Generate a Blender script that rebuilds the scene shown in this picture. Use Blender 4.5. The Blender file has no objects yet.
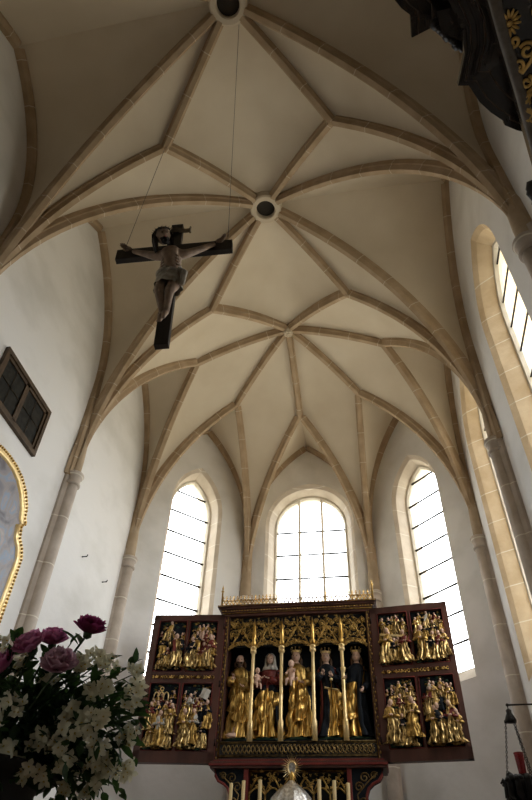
import bpy, bmesh, math, random
from mathutils import Vector, Matrix
from mathutils.geometry import tessellate_polygon
random.seed(7)
SC = bpy.context.scene
COL = SC.collection
PI = math.pi
EYE = 1.4                      # camera height above the choir floor
def V(*a): return Vector(a)
def lerp(a, b, t): return a + (b - a) * t
def clamp(x, a=0.0, b=1.0): return max(a, min(b, x))
def smooth(x): x = clamp(x); return x * x * (3 - 2 * x)

# ------------------------------------------------------------------ materials
MATS = {}
def nodes_of(name):
    m = bpy.data.materials.new(name); m.use_nodes = True
    nt = m.node_tree; MATS[name] = m
    return m, nt, nt.nodes['Principled BSDF']
def noise_mat(name, c1, c2, scale=4.0, rough=0.8, metal=0.0, bump=0.0, bump_scale=None, detail=5.0, lo=0.35, hi=0.65, spec=0.3, joints=None, stretch=None):
    m, nt, b = nodes_of(name)
    N, L = nt.nodes, nt.links
    tc = N.new('ShaderNodeTexCoord'); src = tc.outputs['Object']
    if stretch:
        mp = N.new('ShaderNodeMapping'); mp.inputs['Scale'].default_value = stretch
        L.new(src, mp.inputs['Vector']); src = mp.outputs['Vector']
    nz = N.new('ShaderNodeTexNoise'); nz.inputs['Scale'].default_value = scale; nz.inputs['Detail'].default_value = detail
    L.new(src, nz.inputs['Vector'])
    mr = N.new('ShaderNodeMapRange'); mr.inputs['From Min'].default_value = lo; mr.inputs['From Max'].default_value = hi
    L.new(nz.outputs['Fac'], mr.inputs['Value'])
    mx = N.new('ShaderNodeMix'); mx.data_type = 'RGBA'
    mx.inputs['A'].default_value = (*c1, 1); mx.inputs['B'].default_value = (*c2, 1)
    L.new(mr.outputs['Result'], mx.inputs['Factor'])
    out = mx.outputs['Result']
    if joints:                              # (attribute or 'z', period, width, colour)
        kind, per, wd, jc = joints
        if kind == 'z':
            sp = N.new('ShaderNodeSeparateXYZ'); L.new(tc.outputs['Object'], sp.inputs[0]); s = sp.outputs['Z']
        else:
            at = N.new('ShaderNodeAttribute'); at.attribute_name = kind; s = at.outputs['Fac']
        md = N.new('ShaderNodeMath'); md.operation = 'FLOORED_MODULO'; md.inputs[1].default_value = per; L.new(s, md.inputs[0])
        lt = N.new('ShaderNodeMath'); lt.operation = 'LESS_THAN'; lt.inputs[1].default_value = wd; L.new(md.outputs[0], lt.inputs[0])
        m2 = N.new('ShaderNodeMix'); m2.data_type = 'RGBA'; m2.inputs['B'].default_value = (*jc, 1)
        L.new(lt.outputs[0], m2.inputs['Factor']); L.new(out, m2.inputs['A']); out = m2.outputs['Result']
    L.new(out, b.inputs['Base Color'])
    b.inputs['Roughness'].default_value = rough; b.inputs['Metallic'].default_value = metal
    b.inputs['Specular IOR Level'].default_value = spec
    if bump:
        n2 = N.new('ShaderNodeTexNoise'); n2.inputs['Scale'].default_value = bump_scale or scale * 4; n2.inputs['Detail'].default_value = 4
        L.new(src, n2.inputs['Vector'])
        bp = N.new('ShaderNodeBump'); bp.inputs['Strength'].default_value = bump; bp.inputs['Distance'].default_value = 0.02
        L.new(n2.outputs['Fac'], bp.inputs['Height']); L.new(bp.outputs['Normal'], b.inputs['Normal'])
    return m

JC = (0.74, 0.70, 0.60)
M_wall = noise_mat('white_plaster', (0.66, 0.65, 0.615), (0.78, 0.77, 0.745), 1.6, 0.9, bump=0.2, bump_scale=9, lo=0.30, hi=0.55, detail=8, stretch=(1.0, 0.55, 0.9))
M_vault = noise_mat('vault_plaster', (0.60, 0.525, 0.405), (0.685, 0.615, 0.495), 0.9, 0.92, bump=0.15, bump_scale=8, lo=0.3, hi=0.7)
M_rib = noise_mat('rib_sandstone', (0.36, 0.265, 0.165), (0.46, 0.35, 0.235), 3.0, 0.85, bump=0.2, joints=('dist', 0.72, 0.014, (0.6, 0.52, 0.40)))
M_rib0 = noise_mat('springer_sandstone', (0.38, 0.29, 0.19), (0.48, 0.38, 0.265), 3.0, 0.85, bump=0.2)
M_shaft = noise_mat('shaft_sandstone', (0.44, 0.375, 0.31), (0.56, 0.49, 0.42), 4.0, 0.85, bump=0.2, joints=('z', 0.83, 0.016, JC))
M_reveal = noise_mat('reveal_sandstone', (0.56, 0.43, 0.27), (0.70, 0.575, 0.40), 2.6, 0.85, bump=0.25, joints=('z', 0.62, 0.016, (0.8, 0.75, 0.64)))
M_frame = noise_mat('pale_stone', (0.66, 0.61, 0.51), (0.74, 0.70, 0.61), 5, 0.8)
M_dark = noise_mat('dark_unseen_west_wall', (0.05, 0.035, 0.025), (0.09, 0.065, 0.045), 3, 0.7)  # near-black tone given to the unseen west wall to cut bounced light
M_reveal2 = noise_mat('grey_reveal_sandstone', (0.55, 0.48, 0.39), (0.68, 0.61, 0.51), 2.6, 0.85, bump=0.25, joints=('z', 0.62, 0.016, (0.78, 0.74, 0.66)))
M_floor = noise_mat('floor_stone', (0.24, 0.17, 0.12), (0.34, 0.255, 0.19), 2.0, 0.6, bump=0.1)
M_attic_shade = noise_mat('attic_timber_and_hole_shade', (0.03, 0.025, 0.02), (0.05, 0.04, 0.03), 2.0, 0.9)  # near-black; also paints the shade inside the boss holes
M_iron = noise_mat('dark_iron', (0.015, 0.014, 0.013), (0.03, 0.028, 0.026), 12, 0.55, metal=0.6)
M_gold = noise_mat('gilding', (0.30, 0.165, 0.035), (0.88, 0.58, 0.18), 24, 0.34, metal=0.9, lo=0.42, hi=0.63, stretch=(1, 1, 0.22))  # darker vertical streaks painted in to suggest shaded folds
M_oldgold = noise_mat('aged_gilding', (0.20, 0.115, 0.03), (0.62, 0.40, 0.12), 16, 0.42, metal=0.85, lo=0.36, hi=0.66)
M_bright = noise_mat('polished_gilding', (0.80, 0.58, 0.24), (0.95, 0.74, 0.40), 9, 0.36, metal=0.55)
M_case = noise_mat('red_brown_wood', (0.052, 0.021, 0.015), (0.092, 0.036, 0.025), 6, 0.42, stretch=(1, 1, 0.2), spec=0.5)
M_red = noise_mat('red_painted_wood', (0.12, 0.018, 0.015), (0.18, 0.032, 0.024), 7, 0.45)
M_night = noise_mat('blue_black_paint', (0.006, 0.008, 0.011), (0.014, 0.018, 0.022), 6, 0.7)
M_bluep = noise_mat('dark_blue_paint', (0.006, 0.008, 0.012), (0.016, 0.020, 0.026), 6, 0.6, spec=0.12)
M_green = noise_mat('green_glaze', (0.012, 0.035, 0.022), (0.03, 0.07, 0.04), 8, 0.5)
M_skin = noise_mat('painted_skin', (0.56, 0.36, 0.26), (0.66, 0.45, 0.34), 20, 0.5)
M_hair = noise_mat('painted_hair', (0.045, 0.022, 0.01), (0.10, 0.05, 0.02), 20, 0.6)
M_veil = noise_mat('pale_veil_paint', (0.40, 0.38, 0.33), (0.55, 0.52, 0.46), 10, 0.6)
M_eye = noise_mat('dark_eye_paint', (0.02, 0.012, 0.01), (0.03, 0.02, 0.015), 10, 0.4)
M_lip = noise_mat('lip_paint', (0.32, 0.09, 0.07), (0.36, 0.11, 0.09), 10, 0.5)
M_blackwood = noise_mat('blackened_wood', (0.010, 0.008, 0.007), (0.022, 0.017, 0.014), 9, 0.5, stretch=(1, 1, 0.3))
M_glass, nt, b = nodes_of('clear_window_glass')
for n in list(nt.nodes):
    if n.type == 'BSDF_PRINCIPLED': nt.nodes.remove(n)
_o = [n for n in nt.nodes if n.type == 'OUTPUT_MATERIAL'][0]
_t = nt.nodes.new('ShaderNodeBsdfTransparent'); _t.inputs[0].default_value = (0.94, 0.95, 0.95, 1)
_g = nt.nodes.new('ShaderNodeBsdfGlossy'); _g.inputs['Roughness'].default_value = 0.05
_m = nt.nodes.new('ShaderNodeMixShader'); _m.inputs[0].default_value = 0.05
nt.links.new(_t.outputs[0], _m.inputs[1]); nt.links.new(_g.outputs[0], _m.inputs[2]); nt.links.new(_m.outputs[0], _o.inputs['Surface'])

def thin(m, amount, tint):
    """let daylight glow through petals and leaves"""
    nt = m.node_tree; o = [n for n in nt.nodes if n.type == 'OUTPUT_MATERIAL'][0]; b = nt.nodes['Principled BSDF']
    t = nt.nodes.new('ShaderNodeBsdfTranslucent'); t.inputs[0].default_value = (*tint, 1)
    x = nt.nodes.new('ShaderNodeMixShader'); x.inputs[0].default_value = amount
    nt.links.new(b.outputs[0], x.inputs[1]); nt.links.new(t.outputs[0], x.inputs[2]); nt.links.new(x.outputs[0], o.inputs['Surface'])
    return m
# ------------------------------------------------------------------ object helpers
def obj(name, bm, mats, parent=None, shade=False, kind=None, label=None, recalc=True):
    if recalc: bmesh.ops.recalc_face_normals(bm, faces=bm.faces)
    me = bpy.data.meshes.new(name); bm.to_mesh(me); bm.free()
    if not isinstance(mats, (list, tuple)): mats = [mats]
    for m in mats: me.materials.append(m)
    if shade:
        for p in me.polygons: p.use_smooth = True
    o = bpy.data.objects.new(name, me); COL.objects.link(o)
    if parent: o.parent = parent; o.matrix_parent_inverse = inv(parent)
    if kind: o['kind'] = kind
    if label: o['label'] = label
    return o
def inv(p):
    m = p.matrix_basis.copy()
    q = p.parent
    if q: m = q.matrix_basis @ q_inv(p) @ m
    return m.inverted()
def q_inv(p): return p.matrix_parent_inverse
def thing(name, label, cat, loc=(0, 0, 0), group=None):
    o = bpy.data.objects.new(name, None); o.empty_display_size = 0.1; COL.objects.link(o)
    o.location = loc; o['label'] = label; o['category'] = cat
    if group: o['group'] = group
    return o
def tag(o, label, cat, group=None):
    o['label'] = label; o['category'] = cat
    if group: o['group'] = group
    return o
def box(bm, a, b, mi=0, bev=0.0):
    x0, y0, z0 = a; x1, y1, z1 = b
    vs = [bm.verts.new(p) for p in ((x0,y0,z0),(x1,y0,z0),(x1,y1,z0),(x0,y1,z0),(x0,y0,z1),(x1,y0,z1),(x1,y1,z1),(x0,y1,z1))]
    fs = []
    for q in ((0,3,2,1),(4,5,6,7),(0,1,5,4),(1,2,6,5),(2,3,7,6),(3,0,4,7)):
        f = bm.faces.new([vs[i] for i in q]); f.material_index = mi; fs.append(f)
    if bev:
        es = list({e for f in fs for e in f.edges})
        r = bmesh.ops.bevel(bm, geom=es, offset=bev, segments=2, affect='EDGES', profile=0.6)
        for f in r['faces']: f.material_index = mi
    return vs
def frame_axes(t):
    t = t.normalized()
    a = V(0, 0, 1) if abs(t.z) < 0.9 else V(1, 0, 0)
    u = t.cross(a).normalized(); return u, u.cross(t).normalized()
def tube(bm, pts, r, n=6, mi=0, caps=True, closed=False, smooth_f=True, flat=1.0):
    pts = [Vector(p) for p in pts]; m = len(pts)
    rr = r if isinstance(r, (list, tuple)) else [r] * m
    rings = []; up = None
    for i, p in enumerate(pts):
        if closed: t = pts[(i + 1) % m] - pts[i - 1]
        else: t = pts[min(i + 1, m - 1)] - pts[max(i - 1, 0)]
        if t.length < 1e-9: t = V(0, 0, 1)
        if up is None: u, w = frame_axes(t)
        else:
            tn = t.normalized(); u = up - tn * up.dot(tn)
            if u.length < 1e-6: u, w = frame_axes(t)
            u.normalize(); w = tn.cross(u)
        up = u
        rings.append([bm.verts.new(p + (u * math.cos(2 * PI * k / n) + w * math.sin(2 * PI * k / n) * flat) * rr[i]) for k in range(n)])
    for i in range(m if closed else m - 1):
        A, B = rings[i], rings[(i + 1) % m]
        for k in range(n):
            f = bm.faces.new((A[k], A[(k + 1) % n], B[(k + 1) % n], B[k])); f.material_index = mi; f.smooth = smooth_f
    if caps and not closed:
        for R in (rings[0], rings[-1]):
            if n >= 3: bm.faces.new(R).material_index = mi
    return rings
def lathe(bm, prof, c=(0, 0, 0), n=24, mi=0, smooth_f=True, sx=1.0, sy=1.0, wob=None):
    c = Vector(c); rings = []
    for (r, z) in prof:
        ring = []
        for k in range(n):
            a = 2 * PI * k / n; q = r * (wob(a, z) if wob else 1)
            ring.append(bm.verts.new(c + V(q * math.cos(a) * sx, q * math.sin(a) * sy, z)))
        rings.append(ring)
    for A, B in zip(rings, rings[1:]):
        for k in range(n):
            f = bm.faces.new((A[k], A[(k + 1) % n], B[(k + 1) % n], B[k])); f.material_index = mi; f.smooth = smooth_f
    for R in (rings[0], rings[-1]): bm.faces.new(R).material_index = mi
    return rings
def ball(bm, c, r, sub=2, mi=0, scale=(1, 1, 1), rot=None):
    g = bmesh.ops.create_icosphere(bm, subdivisions=sub, radius=1.0)
    c = Vector(c)
    for v in g['verts']:
        p = V(v.co.x * scale[0], v.co.y * scale[1], v.co.z * scale[2]) * r
        if rot: p = rot @ p
        v.co = p + c
    for f in {f for v in g['verts'] for f in v.link_faces}: f.material_index = mi; f.smooth = True
    return g['verts']
def grid(bm, P, mi=0, smooth_f=True, closed_u=False):
    vs = [[bm.verts.new(p) for p in row] for row in P]
    for i in range(len(vs) - 1):
        n = len(vs[i])
        for j in range(n if closed_u else n - 1):
            a, b_, c, d = vs[i][j], vs[i][(j + 1) % n], vs[i + 1][(j + 1) % n], vs[i + 1][j]
            try:
                f = bm.faces.new((a, b_, c, d)); f.material_index = mi; f.smooth = smooth_f
            except ValueError: pass
    return vs

# ------------------------------------------------------------------ dimensions (z measured from the floor)
W = 3.5; T8 = math.tan(PI / 8); WALL = 3.6
H = 11.13 + EYE; HS = 6.06 + EYE; BAY = 3.5845
Y1 = -W * T8; Y0 = Y1 - BAY; YM1 = Y0 - BAY; YM2 = YM1 - BAY
JA, JH = 1.46, 10.33 + EYE
KB, KH = 2.15, 10.27 + EYE
OFF = 0.17                     # rib depth
def arc_spring(S, T, n=22):
    """vertical-tangent arc from the springer S up to T; returns soffit points and the vault line behind the rib"""
    d = V(T.x - S.x, T.y - S.y, 0); D = d.length; d.normalize(); h = T.z - S.z
    R = (D * D + h * h) / (2 * D); a1 = math.atan2(h, R - D)
    pts, nor = [], []
    for i in range(n + 1):
        a = a1 * i / n
        p = S + d * (R - R * math.cos(a)) + V(0, 0, R * math.sin(a)); pts.append(p)
        b_ = smooth(i / n) * PI / 2
        nor.append(-d * math.cos(b_) + V(0, 0, math.sin(b_)))
    return pts, nor
def arc_sag(A, B, sag, n=14):
    pts = [lerp(A, B, i / n) + V(0, 0, sag * 4 * (i / n) * (1 - i / n)) for i in range(n + 1)]
    return pts, [V(0, 0, 1)] * (n + 1)
def back(c): return [p + q * OFF for p, q in zip(*c)]
def resample(pts, n):
    L = [0.0]
    for a, b_ in zip(pts, pts[1:]): L.append(L[-1] + (b_ - a).length)
    out = []; j = 0
    for i in range(n + 1):
        s = L[-1] * i / n
        while j < len(pts) - 2 and L[j + 1] < s: j += 1
        seg = L[j + 1] - L[j]
        out.append(lerp(pts[j], pts[j + 1], (s - L[j]) / seg if seg > 1e-9 else 0))
    return out
vault = bmesh.new()
def ruled(A, B, bulge=0.0, nu=24, nv=10, up=V(0, 0, 1)):
    A = resample(A, nu); B = resample(B, nu)
    grid(vault, [[lerp(A[i], B[i], j / nv) + up * (bulge * math.sin(PI * j / nv) * (A[i] - B[i]).length) for j in range(nv + 1)] for i in range(nu + 1)])
def coons(c0, c1, d0, d1, bulge, n=14):
    """c0: P00->P10, c1: P01->P11, d0: P00->P01, d1: P10->P11"""
    c0, c1, d0, d1 = (resample(c, n) for c in (c0, c1, d0, d1))
    rows = []
    for i in range(n + 1):
        u = i / n; row = []
        for j in range(n + 1):
            v = j / n
            p = lerp(c0[i], c1[i], v) + lerp(d0[j], d1[j], u) - (lerp(lerp(c0[0], c0[n], u), lerp(c1[0], c1[n], u), v))
            row.append(p + V(0, 0, bulge * 16 * u * (1 - u) * v * (1 - v)))
        rows.append(row)
    grid(vault, rows)
RIBS = []
def rib_mesh(pts, nor, width=0.165, depth=OFF, chamf=0.55):
    for c in RB:
        keep = [i for i, p in enumerate(pts) if (p.xy - c.xy).length > 0.26 or p.z < H - 1]
        if len(keep) < len(pts):
            e = 0 if (pts[0].xy - c.xy).length < 0.3 else -1
            ins = keep[0] if e == 0 else keep[-1]; ou = ins - 1 if e == 0 else ins + 1
            la, lb = (pts[ins].xy - c.xy).length, (pts[ou].xy - c.xy).length
            x = lerp(pts[ins], pts[ou], clamp((la - 0.27) / (la - lb)))
            kp, kn = [pts[i] for i in keep], [nor[i] for i in keep]
            pts, nor = ([x] + kp, [nor[ou]] + kn) if e == 0 else (kp + [x], kn + [nor[ou]])
    bm = bmesh.new(); lay = bm.verts.layers.float.new('dist')
    hw = width / 2; dist = random.random() * 0.7; rows = []
    for i, p in enumerate(pts):
        t = (pts[min(i + 1, len(pts) - 1)] - pts[max(i - 1, 0)]).normalized()
        nn = nor[i]
        sd = t.cross(nn)
        if sd.length < 1e-4: sd = V(1, 0, 0)
        sd.normalize(); up = sd.cross(t).normalized()
        if up.dot(nn) < 0: up = -up
        if i: dist += (p - pts[i - 1]).length
        prof = ((-hw, depth + 0.05), (-hw, depth * 0.58), (-hw * 0.80, depth * 0.50), (-hw * 0.62, depth * 0.18), (-hw * 0.5, 0), (hw * 0.5, 0), (hw * 0.62, depth * 0.18), (hw * 0.80, depth * 0.50), (hw, depth * 0.58), (hw, depth + 0.05))
        row = []
        for (a, b_) in prof:
            v = bm.verts.new(p + sd * a + up * b_); v[lay] = dist; row.append(v)
        rows.append(row)
    for A, B in zip(rows, rows[1:]):
        for k in range(len(A) - 1): bm.faces.new((A[k], A[k + 1], B[k + 1], B[k]))
    for R in (rows[0], rows[-1]): bm.faces.new(R)
    return bm
def add_rib(c, **k): RIBS.append((c[0], c[1], k))
def formeret(S, A, zs, n=20):
    """wall arch from S' (on the wall) to apex A with a stilt up to zs; returns apex->S' list"""
    B = V(S.x, S.y, zs)
    pts, _ = arc_spring(B, A, n)
    return list(reversed(pts)) + [V(S.x, S.y, HS)]
def lunette(Ktop_curve_L, Ktop_curve_R, SL, SR, apex, zs, inward):
    """two ruled cells between the ribs to SL / SR and the wall arch"""
    for c, S in ((Ktop_curve_L, SL), (Ktop_curve_R, SR)):
        F = formeret(S, apex, zs)
        ruled(list(reversed(c)), F, 0.02)
        nr = []
        for i, p in enumerate(F):
            a = clamp(i / (len(F) - 2)) * PI / 2
            d = V(S.x - apex.x, S.y - apex.y, 0).normalized()
            nr.append(V(0, 0, 1) * math.cos(a) + d * math.sin(a))
        Fi = [p + inward * 0.07 - n_ * 0.11 for p, n_ in zip(F, nr)]
        RIBS.append((Fi, nr, dict(width=0.19, depth=0.11)))

# springers
def wallpt(S):                 # corner on the wall face behind a springer
    return S
S = {}
S['1L'], S['1R'] = V(-W, Y1, HS), V(W, Y1, HS)
S['2L'], S['2R'] = V(-W, W * T8, HS), V(W, W * T8, HS)
S['3L'], S['3R'] = V(-W * T8, W, HS), V(W * T8, W, HS)
for nm, y in (('0', Y0), ('m', YM1), ('n', YM2)):
    S[nm + 'L'], S[nm + 'R'] = V(-W, y, HS), V(W, y, HS)
Wk = WALL + 0.03
WS = {}
WS['1L'], WS['1R'] = V(-Wk, -Wk * T8, HS), V(Wk, -Wk * T8, HS)
WS['2L'], WS['2R'] = V(-Wk, Wk * T8, HS), V(Wk, Wk * T8, HS)
WS['3L'], WS['3R'] = V(-Wk * T8, Wk, HS), V(Wk * T8, Wk, HS)
for nm, y in (('0', Y0), ('m', YM1), ('n', YM2)):
    WS[nm + 'L'], WS[nm + 'R'] = V(-Wk, y, HS), V(Wk, y, HS)
O = V(0, 0, H)
def J(y, sx): return V(sx * JA, y, JH)
# apse star
ORDER = ['1L', '2L', '3L', '3R', '2R', '1R']
Ks, OK, KS = [], [], []
for i in range(5):
    a = math.radians(-90 + 45 * i)
    K = V(KB * math.sin(a), KB * math.cos(a), KH); Ks.append(K)
    ok = arc_sag(O, K, 0.10); OK.append(ok); add_rib(ok)
    sl, sr = S[ORDER[i]], S[ORDER[i + 1]]
    cl, cr = arc_spring(sl, K), arc_spring(sr, K); KS.append((cl, cr)); add_rib(cl); add_rib(cr)
    n_in = -V(math.sin(a), math.cos(a), 0)
    apex = -n_in * Wk + V(0, 0, 10.46 + EYE)
    lunette(back(cl), back(cr), WS[ORDER[i]], WS[ORDER[i + 1]], apex, 7.7 + EYE, n_in)
for i in range(4):
    A = back(OK[i]) + list(reversed(back(KS[i][1])))[1:]
    B = back(OK[i + 1]) + list(reversed(back(KS[i + 1][0])))[1:]
    ruled(A, B, 0.035, nu=30)
# bays
bosses = [Y1 - BAY / 2, Y0 - BAY / 2, YM1 - BAY / 2]
RB = [V(0, y, H) for y in bosses]
JS, RJ = {}, {}
for nm, y in (('1', Y1), ('0', Y0), ('m', YM1)):
    for sd, sx in (('L', -1), ('R', 1)):
        c = arc_spring(S[nm + sd], J(y, sx)); JS[nm + sd] = c; add_rib(c)
def rj(key, a, b_):
    c = arc_sag(a, b_, 0.10); RJ[key] = c; add_rib(c); return c
for sd, sx in (('L', -1), ('R', 1)):
    rj(('O', '1' + sd), O, J(Y1, sx))
    for k, (n1, ya, n2, yb) in enumerate((('1', Y1, '0', Y0), ('0', Y0, 'm', YM1), ('m', YM1, 'n', YM2))):
        rj((k, n1 + sd), RB[k], J(ya, sx))
        if n2 != 'n': rj((k, n2 + sd), RB[k], J(yb, sx))
        d1 = arc_spring(S[n1 + sd], RB[k]); d2 = arc_spring(S[n2 + sd], RB[k]); add_rib(d1); add_rib(d2)
        def path(key, js): return back(RJ[key]) + list(reversed(back(js)))[1:]
        ruled(list(reversed(back(d1))), path((k, n1 + sd), JS[n1 + sd]), 0.02)
        if n2 != 'n': ruled(list(reversed(back(d2))), path((k, n2 + sd), JS[n2 + sd]), 0.02)
        else: d_last = d2; JS['last' + sd] = d2
        apz = (11.27 if k == 0 else 10.98) + EYE
        apex = V(sx * Wk, bosses[k], apz)
        lunette(back(d1), back(d2), WS[n1 + sd], WS[n2 + sd], apex, 8.2 + EYE, V(-sx, 0, 0))
    # kite O - J1 - S1 - K
    A = back(RJ[('O', '1' + sd)]) + list(reversed(back(JS['1' + sd])))[1:]
    i = 0 if sx < 0 else 4
    B = back(OK[i]) + list(reversed(back(KS[i][0 if sx < 0 else 1])))[1:]
    ruled(A, B, 0.035, nu=30)
YW = YM2 - 0.10
lunette(back(JS['lastL']), back(JS['lastR']), V(-Wk, YW, HS), V(Wk, YW, HS), V(0, YW, 11.2 + EYE), 8.4 + EYE, V(0, 1, 0))
def diamond(k0, j, k1, P0, P1):
    coons(back(RJ[(k0, j + 'L')]), list(reversed(back(RJ[(k1, j + 'R')]))), back(RJ[(k0, j + 'R')]), list(reversed(back(RJ[(k1, j + 'L')]))), 0.30)
diamond('O', '1', 0, O, RB[0]); diamond(0, '0', 1, RB[0], RB[1]); diamond(1, 'm', 2, RB[1], RB[2])
ceiling = obj('ceiling', vault, M_vault, shade=True, kind='structure', recalc=False)
for pts, nor, k in RIBS:
    obj('rib', rib_mesh(pts, nor, **k), M_rib, ceiling)
for i, p in enumerate(RB):
    bm = bmesh.new(); n = 36
    prof = [(0.185, 0.34), (0.185, -0.02), (0.205, -0.05), (0.285, -0.05), (0.315, -0.02), (0.30, 0.05), (0.325, 0.10), (0.325, 0.30)]
    rows = [[p + V(r * math.cos(2 * PI * k / n), r * math.sin(2 * PI * k / n), z) for k in range(n)] for r, z in prof]
    grid(bm, rows, closed_u=True, smooth_f=False)
    obj('boss_ring', bm, M_rib, ceiling)
    bm = bmesh.new(); lathe(bm, [(0.19, 0.06), (0.19, 0.75)], p, 24)
    obj('boss_hole_shade', bm, M_attic_shade, ceiling)  # dark plug stands for the shade inside the open boss hole
bm = bmesh.new()
lathe(bm, [(0.10, 0.2), (0.115, 0.0), (0.10, -0.05), (0.03, -0.07)], O, 16)
for k in range(7):
    a = 2 * PI * k / 7
    ball(bm, O + V(0.075 * math.cos(a), 0.075 * math.sin(a), -0.055), 0.042, 1)
ball(bm, O + V(0, 0, -0.07), 0.035, 2)
obj('carved_boss', bm, M_rib, ceiling)

# ------------------------------------------------------------------ walls and windows
def arch(w, zs, za, zb, n=14):
    """closed outline (s, z), counter-clockwise from bottom left: pointed or round head"""
    h = za - zs; R = (w * w + h * h) / (2 * w); a1 = math.atan2(h, R - w)
    right = [(w - R + R * math.cos(a1 * i / n), zs + R * math.sin(a1 * i / n)) for i in range(n + 1)]
    left = [(-s, z) for s, z in reversed(right[:-1])]
    return [(-w, zb), (w, zb)] + right + left
class Wall:
    def __init__(s, name, n, dist, s0, s1, z1=13.2):
        s.name = name; s.n = V(*n); s.t = V(s.n.y, -s.n.x, 0); s.d = dist; s.s0, s.s1, s.z1 = s0, s1, z1; s.holes = []
    def P(s, a, z, dep=0.0): return s.n * (s.d + dep) + s.t * a + V(0, 0, z)
    def build(s):
        bm = bmesh.new()
        for dep in (0.0, 0.85):
            e = 0.0 if dep == 0 else 0.34
            loops = [[(s.s0 - e, 0), (s.s1 + e, 0), (s.s1 + e, s.z1), (s.s0 - e, s.z1)]] + s.holes
            flat = [p for l in loops for p in l]
            tris = tessellate_polygon([[V(a, z, 0) for a, z in l] for l in loops])
            vs = [bm.verts.new(s.P(a, z, dep)) for a, z in flat]
            for t in tris:
                try: bm.faces.new([vs[i] for i in t])
                except ValueError: pass
        return obj(s.name, bm, M_dark if s.name == 'wall_west' else M_wall, kind='structure', recalc=False)
q = math.sqrt(0.5)
hwA = WALL * T8
walls = {
    'end': Wall('wall_end', (0, 1, 0), WALL, -hwA, hwA),
    'dl': Wall('wall_diagonal_left', (-q, q, 0), WALL, -hwA, hwA),
    'dr': Wall('wall_diagonal_right', (q, q, 0), WALL, -hwA, hwA),
    'l': Wall('wall_left', (-1, 0, 0), WALL, YW, hwA),
    'r': Wall('wall_right', (1, 0, 0), WALL, -hwA, -YW),
    'w': Wall('wall_west', (0, -1, 0), -YW, -WALL, WALL),
}
NWIN = [0]
PORTALS = []
def window(wn, c, wo, wi, zs, zao, zai, zb, dep, mull=(), bars=(), round_head=False):
    NWIN[0] += 1
    w = walls[wn]; zs += EYE; zao += EYE; zai += EYE; zb += EYE
    def loop(hw, z_s, z_a, z_b): return [(c + a, z) for a, z in arch(hw, z_s, z_a, z_b)]
    outer = loop(wo, zs, zao, zb - 0.30)
    w.holes.append(outer)
    k = zao - zai
    st = [(outer, 0.0), (loop(wo - 0.07, zs, zao - 0.10, zb - 0.24), 0.075),
          (loop(wi + 0.07, zs + 0.03, zai + 0.08, zb - 0.02), dep - 0.07)]
    bm = bmesh.new()
    grid(bm, [[w.P(a, z, d) for a, z in l] for l, d in st], closed_u=True, smooth_f=False)
    out2 = loop(wo, zs, zao, zb - 0.30)
    grid(bm, [[w.P(a, z, d) for a, z in l] for l, d in ((loop(wi + 0.05, zs + 0.03, zai + 0.05, zb - 0.02), dep + 0.03), (out2, 0.85))], closed_u=True, smooth_f=False)
    o = obj('window_%d' % NWIN[0], bm, M_reveal if wn == 'r' else M_reveal2, kind='structure')
    bm = bmesh.new()
    grid(bm, [[w.P(a, z, d) for a, z in l] for l, d in ((st[2][0], dep - 0.07), (loop(wi + 0.03, zs + 0.03, zai + 0.035, zb + 0.0), dep - 0.06), (loop(wi, zs + 0.03, zai, zb + 0.02), dep), (loop(wi, zs + 0.03, zai, zb + 0.02), dep + 0.05), (loop(wi + 0.06, zs + 0.03, zai + 0.06, zb - 0.02), dep + 0.05))], closed_u=True, smooth_f=False)
    obj('frame', bm, M_frame, o)
    gl = loop(wi + 0.01, zs + 0.03, zai + 0.01, zb + 0.01)
    bm = bmesh.new()
    vs = [bm.verts.new(w.P(a, z, dep + 0.02)) for a, z in gl]
    bm.faces.new(vs); obj('pane', bm, M_glass, o)
    def half_at(z):
        if z <= zs + 0.03: return wi
        h = zai - zs - 0.03; R = (wi * wi + h * h) / (2 * wi); dz = z - zs - 0.03
        return max(0.02, wi - R + math.sqrt(max(0, R * R - dz * dz)))
    def top_at(s):
        z = zs
        while half_at(z) > abs(s) and z < zai: z += 0.01
        return z
    for s_ in mull:
        bm = bmesh.new(); a = w.P(c + s_, zb, dep); t_ = w.P(c + s_, top_at(s_) + 0.02, dep)
        hw = 0.034
        grid(bm, [[p + w.t * x + w.n * y for x, y in ((-hw, 0.04), (-hw, 0.0), (-hw * 0.4, -0.045), (hw * 0.4, -0.045), (hw, 0.0), (hw, 0.04))] for p in (a, t_)], closed_u=True, smooth_f=False)
        obj('mullion', bm, M_frame, o)
    for z_ in bars:
        z = z_ + EYE; h = half_at(z)
        bm = bmesh.new()
        tube(bm, [w.P(c - h - 0.01, z, dep - 0.015), w.P(c + h + 0.01, z, dep - 0.015)], 0.016 if wn == 'r' else 0.025, 6)
        obj('saddle_bar', bm, M_iron, o)
    PORTALS.append((w, c, wi, zai, zb, dep))
    return o
bars = [4.65 + 0.565 * i for i in range(8)]
window('dl', 0.0, 0.70, 0.505, 8.05, 9.22, 8.95, 4.12, 0.40, bars=[b - 0.05 for b in bars])
window('end', 0.03, 1.09, 0.84, 8.12, 9.25, 9.02, 4.12, 0.40, mull=(-0.29, 0.29), bars=[4.95, 5.55, 6.15, 6.80, 7.42, 8.05])
window('dr', 0.0, 0.70, 0.505, 8.0, 9.12, 8.88, 4.12, 0.40, bars=bars)
window('r', 0.02, 0.86, 0.60, 7.75, 9.05, 8.75, 3.6, 0.36, bars=bars)
window('r', -bosses[0], 0.88, 0.62, 7.65, 9.1, 8.75, 3.6, 0.36, bars=bars)
window('l', -10.4, 0.62, 0.45, 2.0, 2.7, 2.5, -0.3, 0.36, bars=[0.4, 1.0, 1.6])  # unseen low window, added behind the camera to light the bouquet
for w in walls.values(): w.build()
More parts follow.
